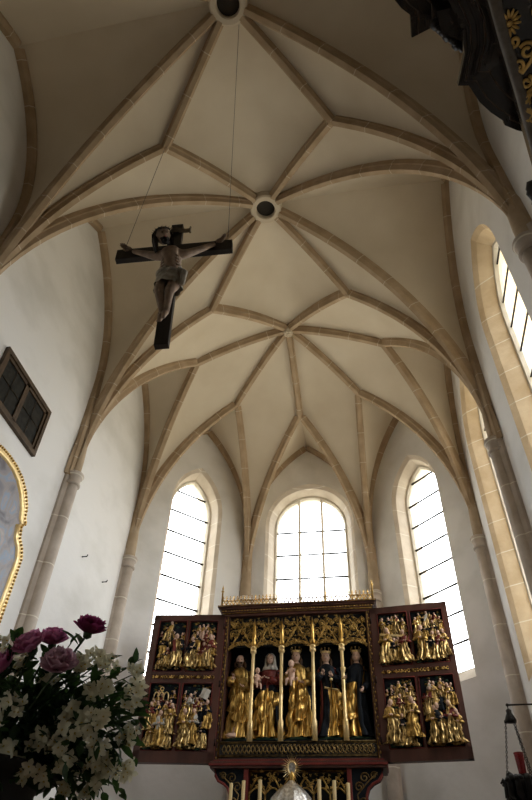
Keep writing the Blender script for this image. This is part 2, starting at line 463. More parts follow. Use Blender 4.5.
bm = bmesh.new(); box(bm, (-4.6, YW - 1, -0.12), (4.6, 4.6, 0.0)); obj('floor', bm, M_floor, kind='structure')
bm = bmesh.new(); box(bm, (-4.8, YW - 1.2, 13.2), (4.8, 4.8, 13.3)); obj('roof_light_block', bm, M_attic_shade, kind='structure')  # unseen slab added above the vault to block sky light leaks

# springer cores behind the ribs, above each capital
for key, p in S.items():
    if key[0] == 'n': continue
    out = V(p.x, p.y, 0).normalized() if key[0] in '23' else V(1 if p.x > 0 else -1, 0, 0)
    bm = bmesh.new(); lathe(bm, [(0.13, HS + 0.04), (0.13, HS + 0.4), (0.11, HS + 0.8), (0.04, HS + 1.15)], V(p.x, p.y, 0) + out * 0.055, 16)
    obj('springer', bm, M_rib0, ceiling)
# wall shafts with ring capitals
nt_ = 0
for key, p in S.items():
    if key[0] == 'n': continue
    nt_ += 1
    c = V(p.x, p.y, 0)
    bm = bmesh.new()
    lathe(bm, [(0.11, 0.55), (0.11, HS - 0.12)], c, 16)
    out = c.normalized() if key[0] in '123' else V(1 if p.x > 0 else -1, 0, 0)
    if key[0] == '1': out = V(1 if p.x > 0 else -1, 0, 0)
    sd = V(-out.y, out.x, 0)
    vs = []
    rows = [[c + sd * a + out * b_ + V(0, 0, z) for a, b_ in ((-0.155, 0.28), (-0.155, 0.06), (-0.10, 0.0), (0.10, 0.0), (0.155, 0.06), (0.155, 0.28))] for z in (0.0, HS + 0.25)]
    grid(bm, rows, smooth_f=False)
    lathe(bm, [(0.2, 0.0), (0.2, 0.3), (0.17, 0.38), (0.185, 0.44), (0.15, 0.5), (0.11, 0.56)], c, 16)
    o = obj('trim_%d' % nt_, bm, M_shaft, kind='structure')
    bm = bmesh.new()
    lathe(bm, [(0.11, HS - 0.17), (0.14, HS - 0.155), (0.14, HS - 0.13), (0.12, HS - 0.11), (0.12, HS - 0.02), (0.155, HS + 0.02), (0.165, HS + 0.05), (0.155, HS + 0.08), (0.10, HS + 0.10)], c, 20)
    obj('capital', bm, M_shaft, o)
# ------------------------------------------------------------------ figure tools
def skin_bm(pts, edges, rad, root=0, sub=2):
    me = bpy.data.meshes.new('tmp'); me.from_pydata([tuple(p) for p in pts], edges, [])
    o = bpy.data.objects.new('tmp', me); COL.objects.link(o)
    o.modifiers.new('s', 'SKIN'); sm = o.modifiers.new('d', 'SUBSURF'); sm.levels = sub; sm.render_levels = sub
    if not me.skin_vertices: me.attributes
    for i, r in enumerate(rad):
        sv = me.skin_vertices[0].data[i]; sv.radius = r if isinstance(r, tuple) else (r, r); sv.use_root = (i == root)
    dg = bpy.context.evaluated_depsgraph_get(); ev = o.evaluated_get(dg)
    m2 = bpy.data.meshes.new_from_object(ev)
    bm = bmesh.new(); bm.from_mesh(m2)
    bpy.data.objects.remove(o); bpy.data.meshes.remove(me); bpy.data.meshes.remove(m2)
    for f in bm.faces: f.smooth = True
    return bm
def head(bm, c, r, yaw=0.0, pitch=0.0, roll=0.0, sk=0, ey=1, lp=2, sub=3, base=None):
    """face looks towards -y; r = half the head's height"""
    R = (base or Matrix.Identity(3)) @ Matrix.Rotation(yaw, 3, 'Z') @ Matrix.Rotation(roll, 3, 'Y') @ Matrix.Rotation(pitch, 3, 'X')
    c = Vector(c)
    g = bmesh.ops.create_icosphere(bm, subdivisions=sub, radius=1.0)
    for v in g['verts']:
        p = v.co.copy()
        x, y, z = p.x * 0.74, p.y * 0.86, p.z
        if z < 0: x *= 1 - 0.34 * z * z; y *= 1 - 0.16 * z * z
        if y < 0 and sub > 1:
            y *= 0.94
            y -= 0.17 * math.exp(-((x / 0.12) ** 2) - (((z + 0.18) / 0.2) ** 2))
            y -= 0.07 * math.exp(-((x / 0.10) ** 2) - (((z - 0.05) / 0.25) ** 2))
            y += 0.09 * (math.exp(-(((x - 0.28) / 0.15) ** 2) - (((z - 0.04) / 0.12) ** 2)) + math.exp(-(((x + 0.28) / 0.15) ** 2) - (((z - 0.04) / 0.12) ** 2)))
            y -= 0.06 * math.exp(-((x / 0.2) ** 2) - (((z + 0.78) / 0.16) ** 2))
        ez = math.exp(-((z / 0.22) ** 2) - (((abs(x) - 0.72) / 0.1) ** 2) - ((y / 0.2) ** 2)); x *= 1 + 0.14 * ez
        v.co = c + R @ (V(x, y, z) * r)
    for f in {f for v in g['verts'] for f in v.link_faces}: f.material_index = sk; f.smooth = True
    if sub > 2:
        for s in (-1, 1): ball(bm, c + R @ (V(0.27 * s, -0.73, 0.03) * r), r * 0.10, 1, ey, (1.2, 0.5, 0.7), R)
        ball(bm, c + R @ (V(0, -0.80, -0.47) * r), r * 0.13, 1, lp, (1.3, 0.5, 0.5), R)
    return R
def hand(bm, p, d, n, size, mi=0, curl=0.5, side=1):
    """palm and five fingers; d = along the fingers, n = out of the palm"""
    p = Vector(p); d = Vector(d).normalized(); n = (Vector(n) - d * d.dot(Vector(n))).normalized(); s = d.cross(n).normalized() * side
    R = Matrix((s, d, n)).transposed()
    ball(bm, p + d * size * 0.25, size * 0.26, 1, mi, (0.85, 1.1, 0.45), R)
    for i, (o, l) in enumerate(((-0.30, 0.42), (-0.10, 0.50), (0.10, 0.46), (0.28, 0.36))):
        a = p + d * size * 0.45 + s * size * o * 0.62
        d2 = (d + n * curl + s * o * 0.25).normalized(); d3 = (d + n * curl * 2.4).normalized()
        b_ = a + d2 * size * l * 0.6; c = b_ + d3 * size * l * 0.45
        tube(bm, [a - d * size * 0.08, a, b_, c], [size * 0.062, size * 0.06, size * 0.055, size * 0.042], 5, mi)
    a = p + d * size * 0.15 - s * size * 0.2
    b_ = a + (d * 0.6 - s * 0.8).normalized() * size * 0.25; c = b_ + (d + n * 0.5).normalized() * size * 0.22
    tube(bm, [a, b_, c], [size * 0.075, size * 0.065, size * 0.05], 5, mi)
PROF = [(0.0, .165, .125), (.06, .150, .112), (.2, .135, .10), (.38, .125, .095), (.5, .118, .088), (.6, .108, .08), (.7, .122, .085), (.77, .128, .082), (.815, .105, .07), (.84, .06, .05), (.86, .036, .036), (.9, .034, .034)]
def prof_at(z, P=PROF):
    for (a, b_) in zip(P, P[1:]):
        if z <= b_[0]:
            t = clamp((z - a[0]) / (b_[0] - a[0])); return lerp(a[1], b_[1], t), lerp(a[2], b_[2], t)
    return P[-1][1], P[-1][2]
def drape(bm, M, h, seed, zone, nz=26, na=40, fold=0.16, sway=0.03, th0=0.0, th1=2 * PI, z0=0.0, z1=0.9, scale=1.0, lean=0.0, cut=None, wide=1.0, diag=0.0):
    """a robe (closed) or a mantle (open, th0..th1); zone(th, z) gives the material; M = 4x4 of the figure's foot"""
    rnd = random.Random(seed)
    F = [(k, rnd.uniform(0, 6.28), rnd.uniform(-5, 5), w) for k, w in ((5, .5), (8, .6), (11, .4), (3, .35))]
    closed = th0 == 0 and abs(th1 - 2 * PI) < 1e-6
    rows = []
    for i in range(nz + 1):
        zz = lerp(z0, z1, i / nz); row = []
        for j in range(na if closed else na + 1):
            th = lerp(th0, th1, j / na)
            z = zz
            if cut: z = max(zz, cut(th)) if zz < cut(th) else zz
            rx, ry = prof_at(z)
            amp = fold * clamp((0.80 - z) / 0.5) ** 0.8
            m = 1 + amp * diag * (abs(math.sin(15 * z + 1.6 * th * (1 if seed % 2 else -1) + F[0][1])) * 1.6 - 0.8) + amp * sum(w * (abs(math.sin((k * th + ph + tw * z) / 2)) * 2 - 1.2) for k, ph, tw, w in F)
            if z < 0.12: m *= 1 + 0.12 * (1 - z / 0.12)
            m *= scale
            cx = sway * math.sin(z * 5.0) + lean * z
            x, y = math.sin(th) * rx * m * wide + cx, -math.cos(th) * ry * m
            row.append(M @ V(x * h, y * h, z * h))
        rows.append(row)
    vs = [[bm.verts.new(p) for p in r] for r in rows]
    n = na if closed else na + 1
    for i in range(nz):
        for j in range(na):
            th = lerp(th0, th1, (j + .5) / na); z = lerp(z0, z1, (i + .5) / nz)
            try: f = bm.faces.new((vs[i][j], vs[i][(j + 1) % n], vs[i + 1][(j + 1) % n], vs[i + 1][j]))
            except ValueError: continue
            f.material_index = zone(th, z); f.smooth = True
def fpt(M, h, x, y, z): return M @ V(x * h, y * h, z * h)
FM = [M_gold, M_oldgold, M_bluep, M_skin, M_hair, M_red, M_green, M_veil, M_eye, M_lip, M_bright]
GOLD, OLD, BLUE, SKIN, HAIR, RED, GREEN, VEIL, EYE_, LIP, BRIGHT = range(11)
def wrap(a): return (a + PI) % (2 * PI) - PI

# ------------------------------------------------------------------ high altar
def Zr(z): return z + EYE
bm = bmesh.new()
for k in range(3): box(bm, (-3.0 + 0.35 * k, -1.6 + 0.35 * k, 0.17 * k), (3.0 - 0.35 * k, 2.3, 0.17 * (k + 1)))
obj('floor_step', bm, M_floor, kind='structure')
at = thing('high_altar', 'stone altar table under the winged altarpiece, carrying the candlesticks', 'altar', (0, 0.9, 0.51))
bm = bmesh.new(); box(bm, (-1.45, 0.25, 0.51), (1.45, 1.85, 1.42), bev=0.02); obj('altar_block', bm, M_frame, at)
bm = bmesh.new(); box(bm, (-1.55, 0.15, 1.42), (1.55, 1.9, 1.54), bev=0.015); obj('altar_slab', bm, M_frame, at)
bm = bmesh.new(); box(bm, (-1.5, 0.9, 1.54), (1.5, 1.88, 1.80), bev=0.01); obj('gradine', bm, M_case, at)

ret = thing('winged_altarpiece', 'carved red-brown and gilded winged altarpiece standing open on the high altar', 'altarpiece', (0, 1.55, 1.80))
YF, YB = 1.34, 1.84
ZB, ZT = Zr(2.357), Zr(4.772)
XO, XI = 1.33, 1.235
# shrine case
bm = bmesh.new()
for s in (-1, 1):
    box(bm, (min(s * XO, s * XI), YF, ZB), (max(s * XO, s * XI), YB, ZT), 0, 0.008)
box(bm, (-XI, YF + 0.06, ZT - 0.03), (XI, YB, ZT), 0)
case = obj('shrine_case', bm, [M_case], ret)
bm = bmesh.new(); box(bm, (-XI, YB - 0.04, ZB), (XI, YB, ZT - 0.03)); obj('back_board', bm, M_night, case)
bm = bmesh.new(); box(bm, (-XI, YF + 0.05, ZB + 0.28), (XI, YB - 0.04, Zr(2.70))); obj('shrine_floor', bm, M_night, case)
for s in (-1, 1):                                   # carved gilt strips beside the shrine opening
    bm = bmesh.new()
    x = s * (XI + 0.045)
    tube(bm, [(x - 0.02 * s, YF - 0.008, ZB + 0.05), (x - 0.02 * s, YF - 0.008, ZT - 0.03)], 0.010, 6)
    for k in range(38):
        z = ZB + 0.08 + k * 0.062
        ball(bm, (x + 0.014 * (1 if k % 2 else -1), YF - 0.004, z), 0.019, 1, 0, (0.8, 0.6, 1.3))
    obj('carved_strip', bm, M_oldgold, case)
    bm = bmesh.new(); box(bm, (min(s * (XO - 0.012), s * (XO + 0.004)), YF - 0.012, ZB), (max(s * (XO - 0.012), s * (XO + 0.004)), YF + 0.02, ZT)); obj('red_edge', bm, M_red, case)
# cornice: stacked mouldings
bm = bmesh.new()
for (z0, z1, e) in ((4.735, 4.775, 0.02), (4.775, 4.80, 0.035), (4.80, 4.845, 0.065), (4.845, 4.875, 0.10), (4.875, 4.915, 0.125)):
    box(bm, (-XO - e, YF - e, Zr(z0)), (XO + e, YB + 0.02, Zr(z1)), 0, 0.006)
cor = obj('cornice', bm, M_case, ret)
bm = bmesh.new()
for k in range(54):
    x = -1.36 + k * 2.72 / 53
    ball(bm, (x, YF - 0.068, Zr(4.822)), 0.019, 1, 0, (1.2, 0.5, 0.75))
tube(bm, [(-XO - 0.04, YF - 0.04, Zr(4.787)), (XO + 0.04, YF - 0.04, Zr(4.787))], 0.012, 6)
tube(bm, [(-XO - 0.115, YF - 0.128, Zr(4.895)), (XO + 0.115, YF - 0.128, Zr(4.895))], 0.008, 6)
obj('cornice_carving', bm, M_oldgold, cor)
# openwork cresting
bm = bmesh.new(); yc = YF - 0.06
nC = 40; st = 2.76 / nC
for z in (4.925, 5.015): tube(bm, [(-1.40, yc, Zr(z)), (1.40, yc, Zr(z))], 0.008, 5)
for k in range(nC + 1):
    x = -1.38 + st * k
    tube(bm, [(x, yc, Zr(4.915)), (x, yc, Zr(5.10))], 0.009, 4)
    ball(bm, (x, yc, Zr(5.105)), 0.014, 1); ball(bm, (x - 0.016, yc, Zr(5.075)), 0.009, 1); ball(bm, (x + 0.016, yc, Zr(5.075)), 0.009, 1)
    if k < nC:
        for sg in (0, 1):
            tube(bm, [(x + st * t if not sg else x + st * (1 - t), yc, Zr(4.925 + 0.12 * math.sin(t * PI / 2))) for t in (0, .25, .5, .75, 1)], 0.009, 4)
cr = obj('cresting', bm, M_gold, ret)
for s in (-1, 1):
    bm = bmesh.new(); lathe(bm, [(0.016, 4.915), (0.016, 5.2), (0.03, 5.21), (0.012, 5.24), (0.018, 5.27), (0.002, 5.34)], (s * 1.40, yc, EYE), 8)
    obj('finial', bm, M_oldgold, cr)
# plinth band with interlaced gilt carving, base mouldings
bm = bmesh.new()
box(bm, (-XI, YF - 0.005, Zr(2.425)), (XI, YF + 0.06, Zr(2.665)), 0)
pl = obj('plinth_band', bm, M_night, ret)
bm = bmesh.new()
for z, r in ((2.655, 0.014), (2.635, 0.007), (2.455, 0.012), (2.475, 0.006)): tube(bm, [(-XI, YF - 0.012, Zr(z)), (XI, YF - 0.012, Zr(z))], r, 6)
for ph in (0, PI):
    tube(bm, [(-1.2 + 2.4 * i / 200, YF - 0.012 - 0.006 * math.cos(i * 0.6 + ph), Zr(2.555 + 0.05 * math.sin(2 * PI * i / 11 + ph))) for i in range(201)], 0.010, 5)
for k in range(37):
    x = -1.2 + 2.4 * k / 36
    ball(bm, (x, YF - 0.012, Zr(2.555)), 0.015, 1)
    for sg in (-1, 1): ball(bm, (x + 0.033, YF - 0.01, Zr(2.555 + 0.058 * sg)), 0.013, 1, 0, (1.5, 0.6, 0.7))
obj('interlace_carving', bm, noise_mat('dull_gilding', (0.10, 0.065, 0.025), (0.36, 0.24, 0.09), 16, 0.45, metal=0.8), pl)
bm = bmesh.new()
for (z0, z1, e, mi) in ((2.357, 2.385, 0.045, 0), (2.385, 2.41, 0.03, 1), (2.41, 2.428, 0.015, 0), (2.325, 2.357, 0.06, 1), (2.29, 2.325, 0.04, 0)):
    box(bm, (-XO - e, YF - e, Zr(z0)), (XO + e, YB, Zr(z1)), mi, 0.004)
obj('base_moulding', bm, [M_case, M_red], ret)
# five canopies of gilt foliage between colonnettes
COLX = [-0.765, -0.262, 0.285, 0.785]
EDG = [-XI] + COLX + [XI]
def leafball(bm, x, y, z, r, a=0.0):
    for k in range(3):
        t = a + k * 2.1
        ball(bm, (x + r * 0.6 * math.cos(t), y, z + r * 0.6 * math.sin(t)), r * 0.55, 1, 0, (1, 0.6, 1))
yc = YF + 0.03
rnd = random.Random(3)
for b_ in range(5):
    x0, x1 = EDG[b_], EDG[b_ + 1]; xm = (x0 + x1) / 2; w = x1 - x0
    bm = bmesh.new()
    for s in (-1, 1):                               # crossing ogee branches
        pts = []
        for i in range(13):
            t = i / 12; pts.append((xm - s * w / 2 + s * w * (0.5 + 0.14) * (t ** 0.9), yc - 0.02 * math.sin(PI * t), Zr(4.15 + 0.36 * math.sin(PI / 2 * t) ** 1.3 + 0.12 * t ** 3)))
        tube(bm, pts, [0.017 - 0.006 * i / 12 for i in range(13)], 5)
        pts = [(xm - s * w / 2 + s * w * 0.5 * t, yc - 0.035, Zr(4.15 + 0.11 * (1 - (1 - t) ** 2))) for t in [i / 8 for i in range(9)]]
        tube(bm, pts, 0.014, 5)
        for cx, cz, r in ((0.16, 4.42, 0.07), (0.32, 4.56, 0.055), (0.30, 4.36, 0.045), (0.14, 4.60, 0.05), (0.42, 4.47, 0.045)):   # scrolls
            cx = xm - s * w / 2 + s * w * cx
            tube(bm, [(cx + s * r * (1 - a / 11) * math.cos(a), yc - 0.02, Zr(cz) + r * (1 - a / 11) * math.sin(a)) for a in [0.55 * i for i in range(17)]], 0.009, 4)
            leafball(bm, cx, yc - 0.03, Zr(cz), 0.022, cx * 9)
        for t in (0.12, 0.28, 0.44, 0.60, 0.76, 0.92):         # cusped fringe along the lower edge
            z = 4.15 + 0.11 * (1 - (1 - t) ** 2) - 0.035
            leafball(bm, xm - s * w / 2 + s * w * 0.5 * t, yc - 0.04, Zr(z), 0.026, t * 5)
    for k in range(80):
        x = rnd.uniform(x0 + 0.03, x1 - 0.03); t = abs(x - xm) / (w / 2)
        zlo = 4.16 + 0.11 * (1 - t * t)
        leafball(bm, x, yc - rnd.uniform(0.0, 0.04), Zr(rnd.uniform(zlo, 4.70)), rnd.uniform(0.014, 0.026), k)
    tube(bm, [(xm, yc, Zr(4.42)), (xm, yc - 0.02, Zr(4.70))], 0.012, 5)
    cn = obj('canopy_tracery', bm, M_oldgold, ret)
    bm = bmesh.new(); box(bm, (x0, YF + 0.085, Zr(4.20)), (x1, YF + 0.105, ZT - 0.03)); obj('canopy_ground', bm, M_night, cn)
for x in COLX:
    bm = bmesh.new(); c = (x, YF + 0.0, EYE)
    lathe(bm, [(0.046, 2.66), (0.046, 2.95), (0.036, 2.98), (0.031, 2.99), (0.029, 4.05), (0.036, 4.06)], c, 14)
    for s in (-1, 1): tube(bm, [(x + 0.02 * s, YF - 0.042, Zr(2.70)), (x + 0.02 * s, YF - 0.042, Zr(2.93))], 0.006, 4)
    cl = obj('colonnette', bm, M_bright, ret)
    bm = bmesh.new(); lathe(bm, [(0.034, 4.05), (0.055, 4.07), (0.055, 4.10), (0.042, 4.12), (0.06, 4.15), (0.03, 4.18)], c, 12)
    tube(bm, [(x + 0.036 * math.cos(a), YF - 0.05, Zr(4.11) + 0.036 * math.sin(a)) for a in [2 * PI * i / 12 for i in range(12)]], 0.011, 5, closed=True)
    obj('capital', bm, M_bright, cl)
    bm = bmesh.new()
    lathe(bm, [(0.04, 4.18), (0.05, 4.24), (0.03, 4.28), (0.045, 4.36), (0.03, 4.42), (0.035, 4.5), (0.005, 4.68)], c, 8)
    for z in (4.24, 4.33, 4.42, 4.52): leafball(bm, x - 0.035, YF - 0.01, Zr(z), 0.022, z); leafball(bm, x + 0.035, YF - 0.01, Zr(z), 0.022, z + 1)
    obj('pinnacle', bm, M_gold, cl)
# predella: scrolled side boards, posts, tracery over niches
PB = Zr(0.40)
bm = bmesh.new(); box(bm, (-1.0, YF + 0.30, PB), (1.0, YB, Zr(2.29))); pre = obj('predella', bm, M_night, ret)
for s in (-1, 1):
    prof = [(1.31, 2.29), (1.30, 2.20), (1.25, 2.13), (1.16, 2.09), (1.09, 2.03), (1.055, 1.94), (1.06, 1.80), (1.12, 1.62), (1.22, 1.45), (1.30, 1.25), (1.32, 1.0), (1.32, 0.40)]
    inn = [(0.82, 0.40), (0.82, 2.29)]
    bm = bmesh.new()
    fr = [bm.verts.new((s * x, YF + 0.03, Zr(z))) for x, z in prof + inn]; bk = [bm.verts.new((s * x, YF + 0.16, Zr(z))) for x, z in prof + inn]
    bm.faces.new(fr); bm.faces.new(list(reversed(bk))); n = len(fr)
    for i in range(n): bm.faces.new((fr[i], fr[(i + 1) % n], bk[(i + 1) % n], bk[i]))
    br = obj('scrolled_bracket', bm, M_bluep, pre)
    bm = bmesh.new(); tube(bm, [(s * (x - 0.018), YF + 0.022, Zr(z)) for x, z in prof], 0.022, 6); obj('red_edge', bm, M_red, br)
    bm = bmesh.new()
    for cx, cz, r in ((1.02, 2.17, 0.075), (1.16, 2.20, 0.055), (0.93, 2.05, 0.07), (0.98, 1.85, 0.07), (0.93, 1.62, 0.08), (1.08, 1.45, 0.09)):
        tube(bm, [(s * (cx + r * (1 - a / 11) * math.cos(a)), YF + 0.02, Zr(cz) + r * (1 - a / 11) * math.sin(a)) for a in [0.55 * i for i in range(17)]], 0.010, 5)
    tube(bm, [(s * 0.9, YF + 0.022, Zr(1.3)), (s * 0.95, YF + 0.022, Zr(1.7)), (s * 0.9, YF + 0.022, Zr(1.95)), (s * 1.05, YF + 0.022, Zr(2.1)), (s * 1.22, YF + 0.022, Zr(2.24))], 0.010, 5)
    obj('gilt_scroll', bm, MATS['dull_gilding'], br)
    bm = bmesh.new(); box(bm, (min(s * 0.76, s * 0.83), YF - 0.01, PB), (max(s * 0.76, s * 0.83), YF + 0.2, Zr(2.29)), 0, 0.01); obj('red_post', bm, M_red, pre)
bm = bmesh.new()
for k in range(6):
    x0 = -0.74 + k * 1.48 / 6; w = 1.48 / 6; xm = x0 + w / 2
    for s in (-1, 1):
        tube(bm, [(xm - s * w / 2 + s * w * 0.62 * t, YF + 0.05, Zr(1.98 + 0.20 * math.sin(PI / 2 * t))) for t in [i / 8 for i in range(9)]], 0.013, 5)
        tube(bm, [(xm - s * w / 2 + s * w * 0.5 * t, YF + 0.03, Zr(1.95 + 0.09 * math.sin(PI / 2 * t))) for t in [i / 8 for i in range(9)]], 0.012, 5)
    for j in range(14):
        leafball(bm, rnd.uniform(x0, x0 + w), YF + 0.05 - rnd.uniform(0, .03), Zr(rnd.uniform(2.02, 2.26)), rnd.uniform(0.016, 0.028), j)
    tube(bm, [(x0, YF + 0.04, Zr(0.9)), (x0, YF + 0.04, Zr(1.99))], 0.016, 6)
tube(bm, [(-0.75, YF + 0.04, Zr(2.265)), (0.75, YF + 0.04, Zr(2.265))], 0.016, 6)
obj('predella_tracery', bm, M_oldgold, pre)

M_rgold = noise_mat('fold_shade_relief_gilding', (0.10, 0.06, 0.02), (0.84, 0.60, 0.25), 34, 0.32, metal=0.85, lo=0.42, hi=0.64, detail=4, stretch=(1, 1, 0.3))  # dark streaks painted in for the shade between carved folds
FR = list(FM); FR[0] = M_rgold
# ------------------------------------------------------------------ small carved figures for the reliefs
def mini(bm, x, y, z, h, col=(GOLD, BLUE), seed=0, kneel=False, head_c=SKIN, hat=None, lean=0.0, yaw=0.0, arm=0):
    rnd = random.Random(seed * 13 + 5)
    M = Matrix.Translation(V(x, y, z)) @ Matrix.Rotation(yaw, 4, 'Z') @ Matrix.Diagonal(V(1.0, 1.0, 1.0, 1.0))
    c0, c1 = col; sp = rnd.uniform(-0.6, 0.6)
    def zone(th, zz):
        t = wrap(th - sp)
        if zz > 0.86: return head_c
        if zz < 0.56 + 0.14 * math.sin(th + sp): return c0 if abs(t) < 2.0 else c1
        return c1 if abs(t) < 0.7 else c0
    drape(bm, M, h * (0.78 if kneel else 1.0), seed, zone, nz=14, na=40, fold=0.55, diag=0.5, sway=0.05 * rnd.choice((-1, 1)), lean=lean, wide=1.35 if kneel else 1.05)
    hh = h * (0.78 if kneel else 1.0)
    hc = fpt(M, hh, lean * 0.93 + 0.0, -0.02, 0.94); r = hh * 0.088
    head(bm, hc, r, yaw + rnd.uniform(-.5, .5), rnd.uniform(-0.1, 0.35), rnd.uniform(-.2, .2), head_c, EYE_, LIP, sub=2)
    hm = hat if hat is not None else rnd.choice((HAIR, HAIR, OLD, GOLD))
    ball(bm, hc + V(0, r * 0.28, r * 0.25), r * 0.98, 1, hm, (0.9, 0.9, 0.9))
    if hm in (HAIR,): ball(bm, hc + V(0, r * 0.35, -r * 0.5), r * 0.85, 1, hm, (1, 0.7, 1.1))
    for s in (-1, 1):
        a = fpt(M, hh, s * 0.11, -0.01, 0.76); b_ = fpt(M, hh, s * 0.17, -0.06, 0.60)
        c = fpt(M, hh, s * (0.05 if arm == 0 else 0.2), -0.13, 0.62 + (0.16 if arm == s else 0.0))
        tube(bm, [a, b_, c], [hh * 0.055, hh * 0.05, hh * 0.035], 6, c0 if arm else c1)
        ball(bm, c + (c - b_) * 0.25, hh * 0.03, 1, head_c)
G, B_, O_, R_, N_ = GOLD, BLUE, OLD, RED, GREEN
RELIEFS = {
 # (x 0..1 across, z 0..1 up, height as a share of the panel, colours, options)
 'LUL': ([(.70, .06, .66, (G, R_), dict(hat=HAIR, arm=-1)), (.32, .06, .50, (G, B_), dict(kneel=True, lean=.12)), (.22, .24, .44, (O_, B_), {}), (.44, .12, .44, (O_, R_), dict(kneel=True)), (.30, .58, .42, (G, O_), dict(lean=.2)), (.16, .03, .28, (G, O_), dict(kneel=True)), (.88, .40, .36, (B_, O_), {})], 'rock'),
 'LUR': ([(.16, .06, .60, (G, B_), {}), (.80, .05, .66, (G, R_), {}), (.40, .05, .52, (G, O_), dict(kneel=True)), (.58, .05, .50, (O_, R_), {}), (.30, .36, .42, (O_, B_), {}), (.66, .38, .42, (G, R_), {}), (.48, .60, .34, (SKIN, O_), dict(arm=1)), (.20, .62, .30, (G, O_), dict(lean=.3)), (.80, .64, .30, (G, O_), dict(lean=-.3)), (.90, .30, .40, (O_, G), {})], 'sky'),
 'LLL': ([(.50, .05, .52, (O_, VEIL), dict(hat=VEIL)), (.24, .03, .44, (G, O_), dict(kneel=True)), (.74, .03, .46, (G, B_), dict(kneel=True)), (.14, .28, .42, (G, R_), {}), (.34, .36, .36, (O_, B_), {}), (.64, .36, .36, (G, O_), {}), (.86, .22, .46, (G, O_), {}), (.48, .02, .24, (G, O_), dict(kneel=True)), (.20, .46, .28, (O_, G), {}), (.78, .46, .28, (O_, R_), {})], 'arcade'),
 'LLR': ([(.18, .04, .56, (G, O_), {}), (.48, .08, .52, (O_, VEIL), dict(hat=VEIL)), (.36, .02, .30, (G, O_), dict(kneel=True)), (.78, .03, .48, (G, B_), dict(kneel=True)), (.30, .46, .38, (G, VEIL), dict(hat=VEIL)), (.52, .42, .36, (O_, R_), {}), (.90, .30, .44, (O_, B_), {}), (.68, .36, .34, (B_, G), {}), (.14, .44, .34, (O_, G), {})], 'book'),
 'RUL': ([(.20, .04, .66, (G, O_), dict(hat=VEIL, lean=.05)), (.48, .04, .46, (G, B_), {}), (.62, .08, .44, (O_, G), {}), (.84, .04, .60, (G, R_), dict(lean=-.05)), (.14, .56, .36, (G, O_), {}), (.36, .58, .34, (O_, B_), {}), (.62, .58, .38, (G, R_), dict(arm=-1)), (.84, .54, .34, (G, O_), {}), (.48, .66, .28, (O_, N_), {})], 'table'),
 'RUR': ([(.22, .04, .66, (G, O_), dict(lean=.04)), (.52, .03, .54, (G, B_), dict(lean=.1)), (.78, .05, .52, (G, R_), {}), (.92, .10, .50, (G, O_), {}), (.40, .38, .38, (O_, B_), {}), (.66, .40, .38, (G, B_), {}), (.14, .54, .34, (G, O_), {}), (.50, .64, .34, (G, VEIL), dict(arm=1)), (.26, .70, .26, (G, O_), {}), (.76, .66, .28, (G, R_), {}), (.90, .54, .32, (O_, G), {}), (.64, .03, .30, (G, O_), dict(kneel=True))], 'sky'),
 'RLL': ([(.46, .03, .56, (G, B_), dict(hat=OLD, kneel=True)), (.14, .06, .62, (G, O_), {}), (.80, .14, .56, (O_, G), {}), (.26, .04, .36, (G, O_), dict(kneel=True)), (.70, .02, .36, (G, O_), dict(kneel=True)), (.46, .40, .36, (G, R_), {}), (.22, .58, .28, (O_, B_), {}), (.70, .50, .34, (O_, G), {}), (.36, .70, .26, (G, O_), dict(lean=.2)), (.56, .70, .26, (G, O_), dict(lean=-.2)), (.84, .66, .26, (G, O_), {})], 'sky'),
 'RLR': ([(.24, .04, .52, (G, O_), dict(lean=.08)), (.50, .03, .56, (G, B_), dict(lean=-.1)), (.74, .04, .58, (G, R_), {}), (.92, .03, .46, (G, O_), {}), (.18, .44, .40, (G, R_), dict(lean=.12)), (.40, .56, .36, (G, O_), {}), (.58, .48, .38, (B_, G), {}), (.78, .50, .38, (G, O_), {}), (.30, .66, .28, (O_, VEIL), {}), (.62, .68, .28, (G, O_), {}), (.90, .56, .32, (O_, B_), {}), (.38, .02, .30, (G, O_), dict(kneel=True))], 'rock'),
}
PT = {'LUL': 'relief of a standing figure in gold before kneeling ones', 'LUR': 'relief of gilded figures around a pale one on high', 'LLL': 'relief of a seated veiled figure under a small arcade', 'LLR': 'relief with a pale open book held up top right',
      'RUL': 'relief of figures before and behind a slanting table', 'RUR': 'relief crowded with tall figures in gold', 'RLL': 'relief of a kneeling figure with long gilded train', 'RLR': 'relief of two rows of leaning gilded figures'}
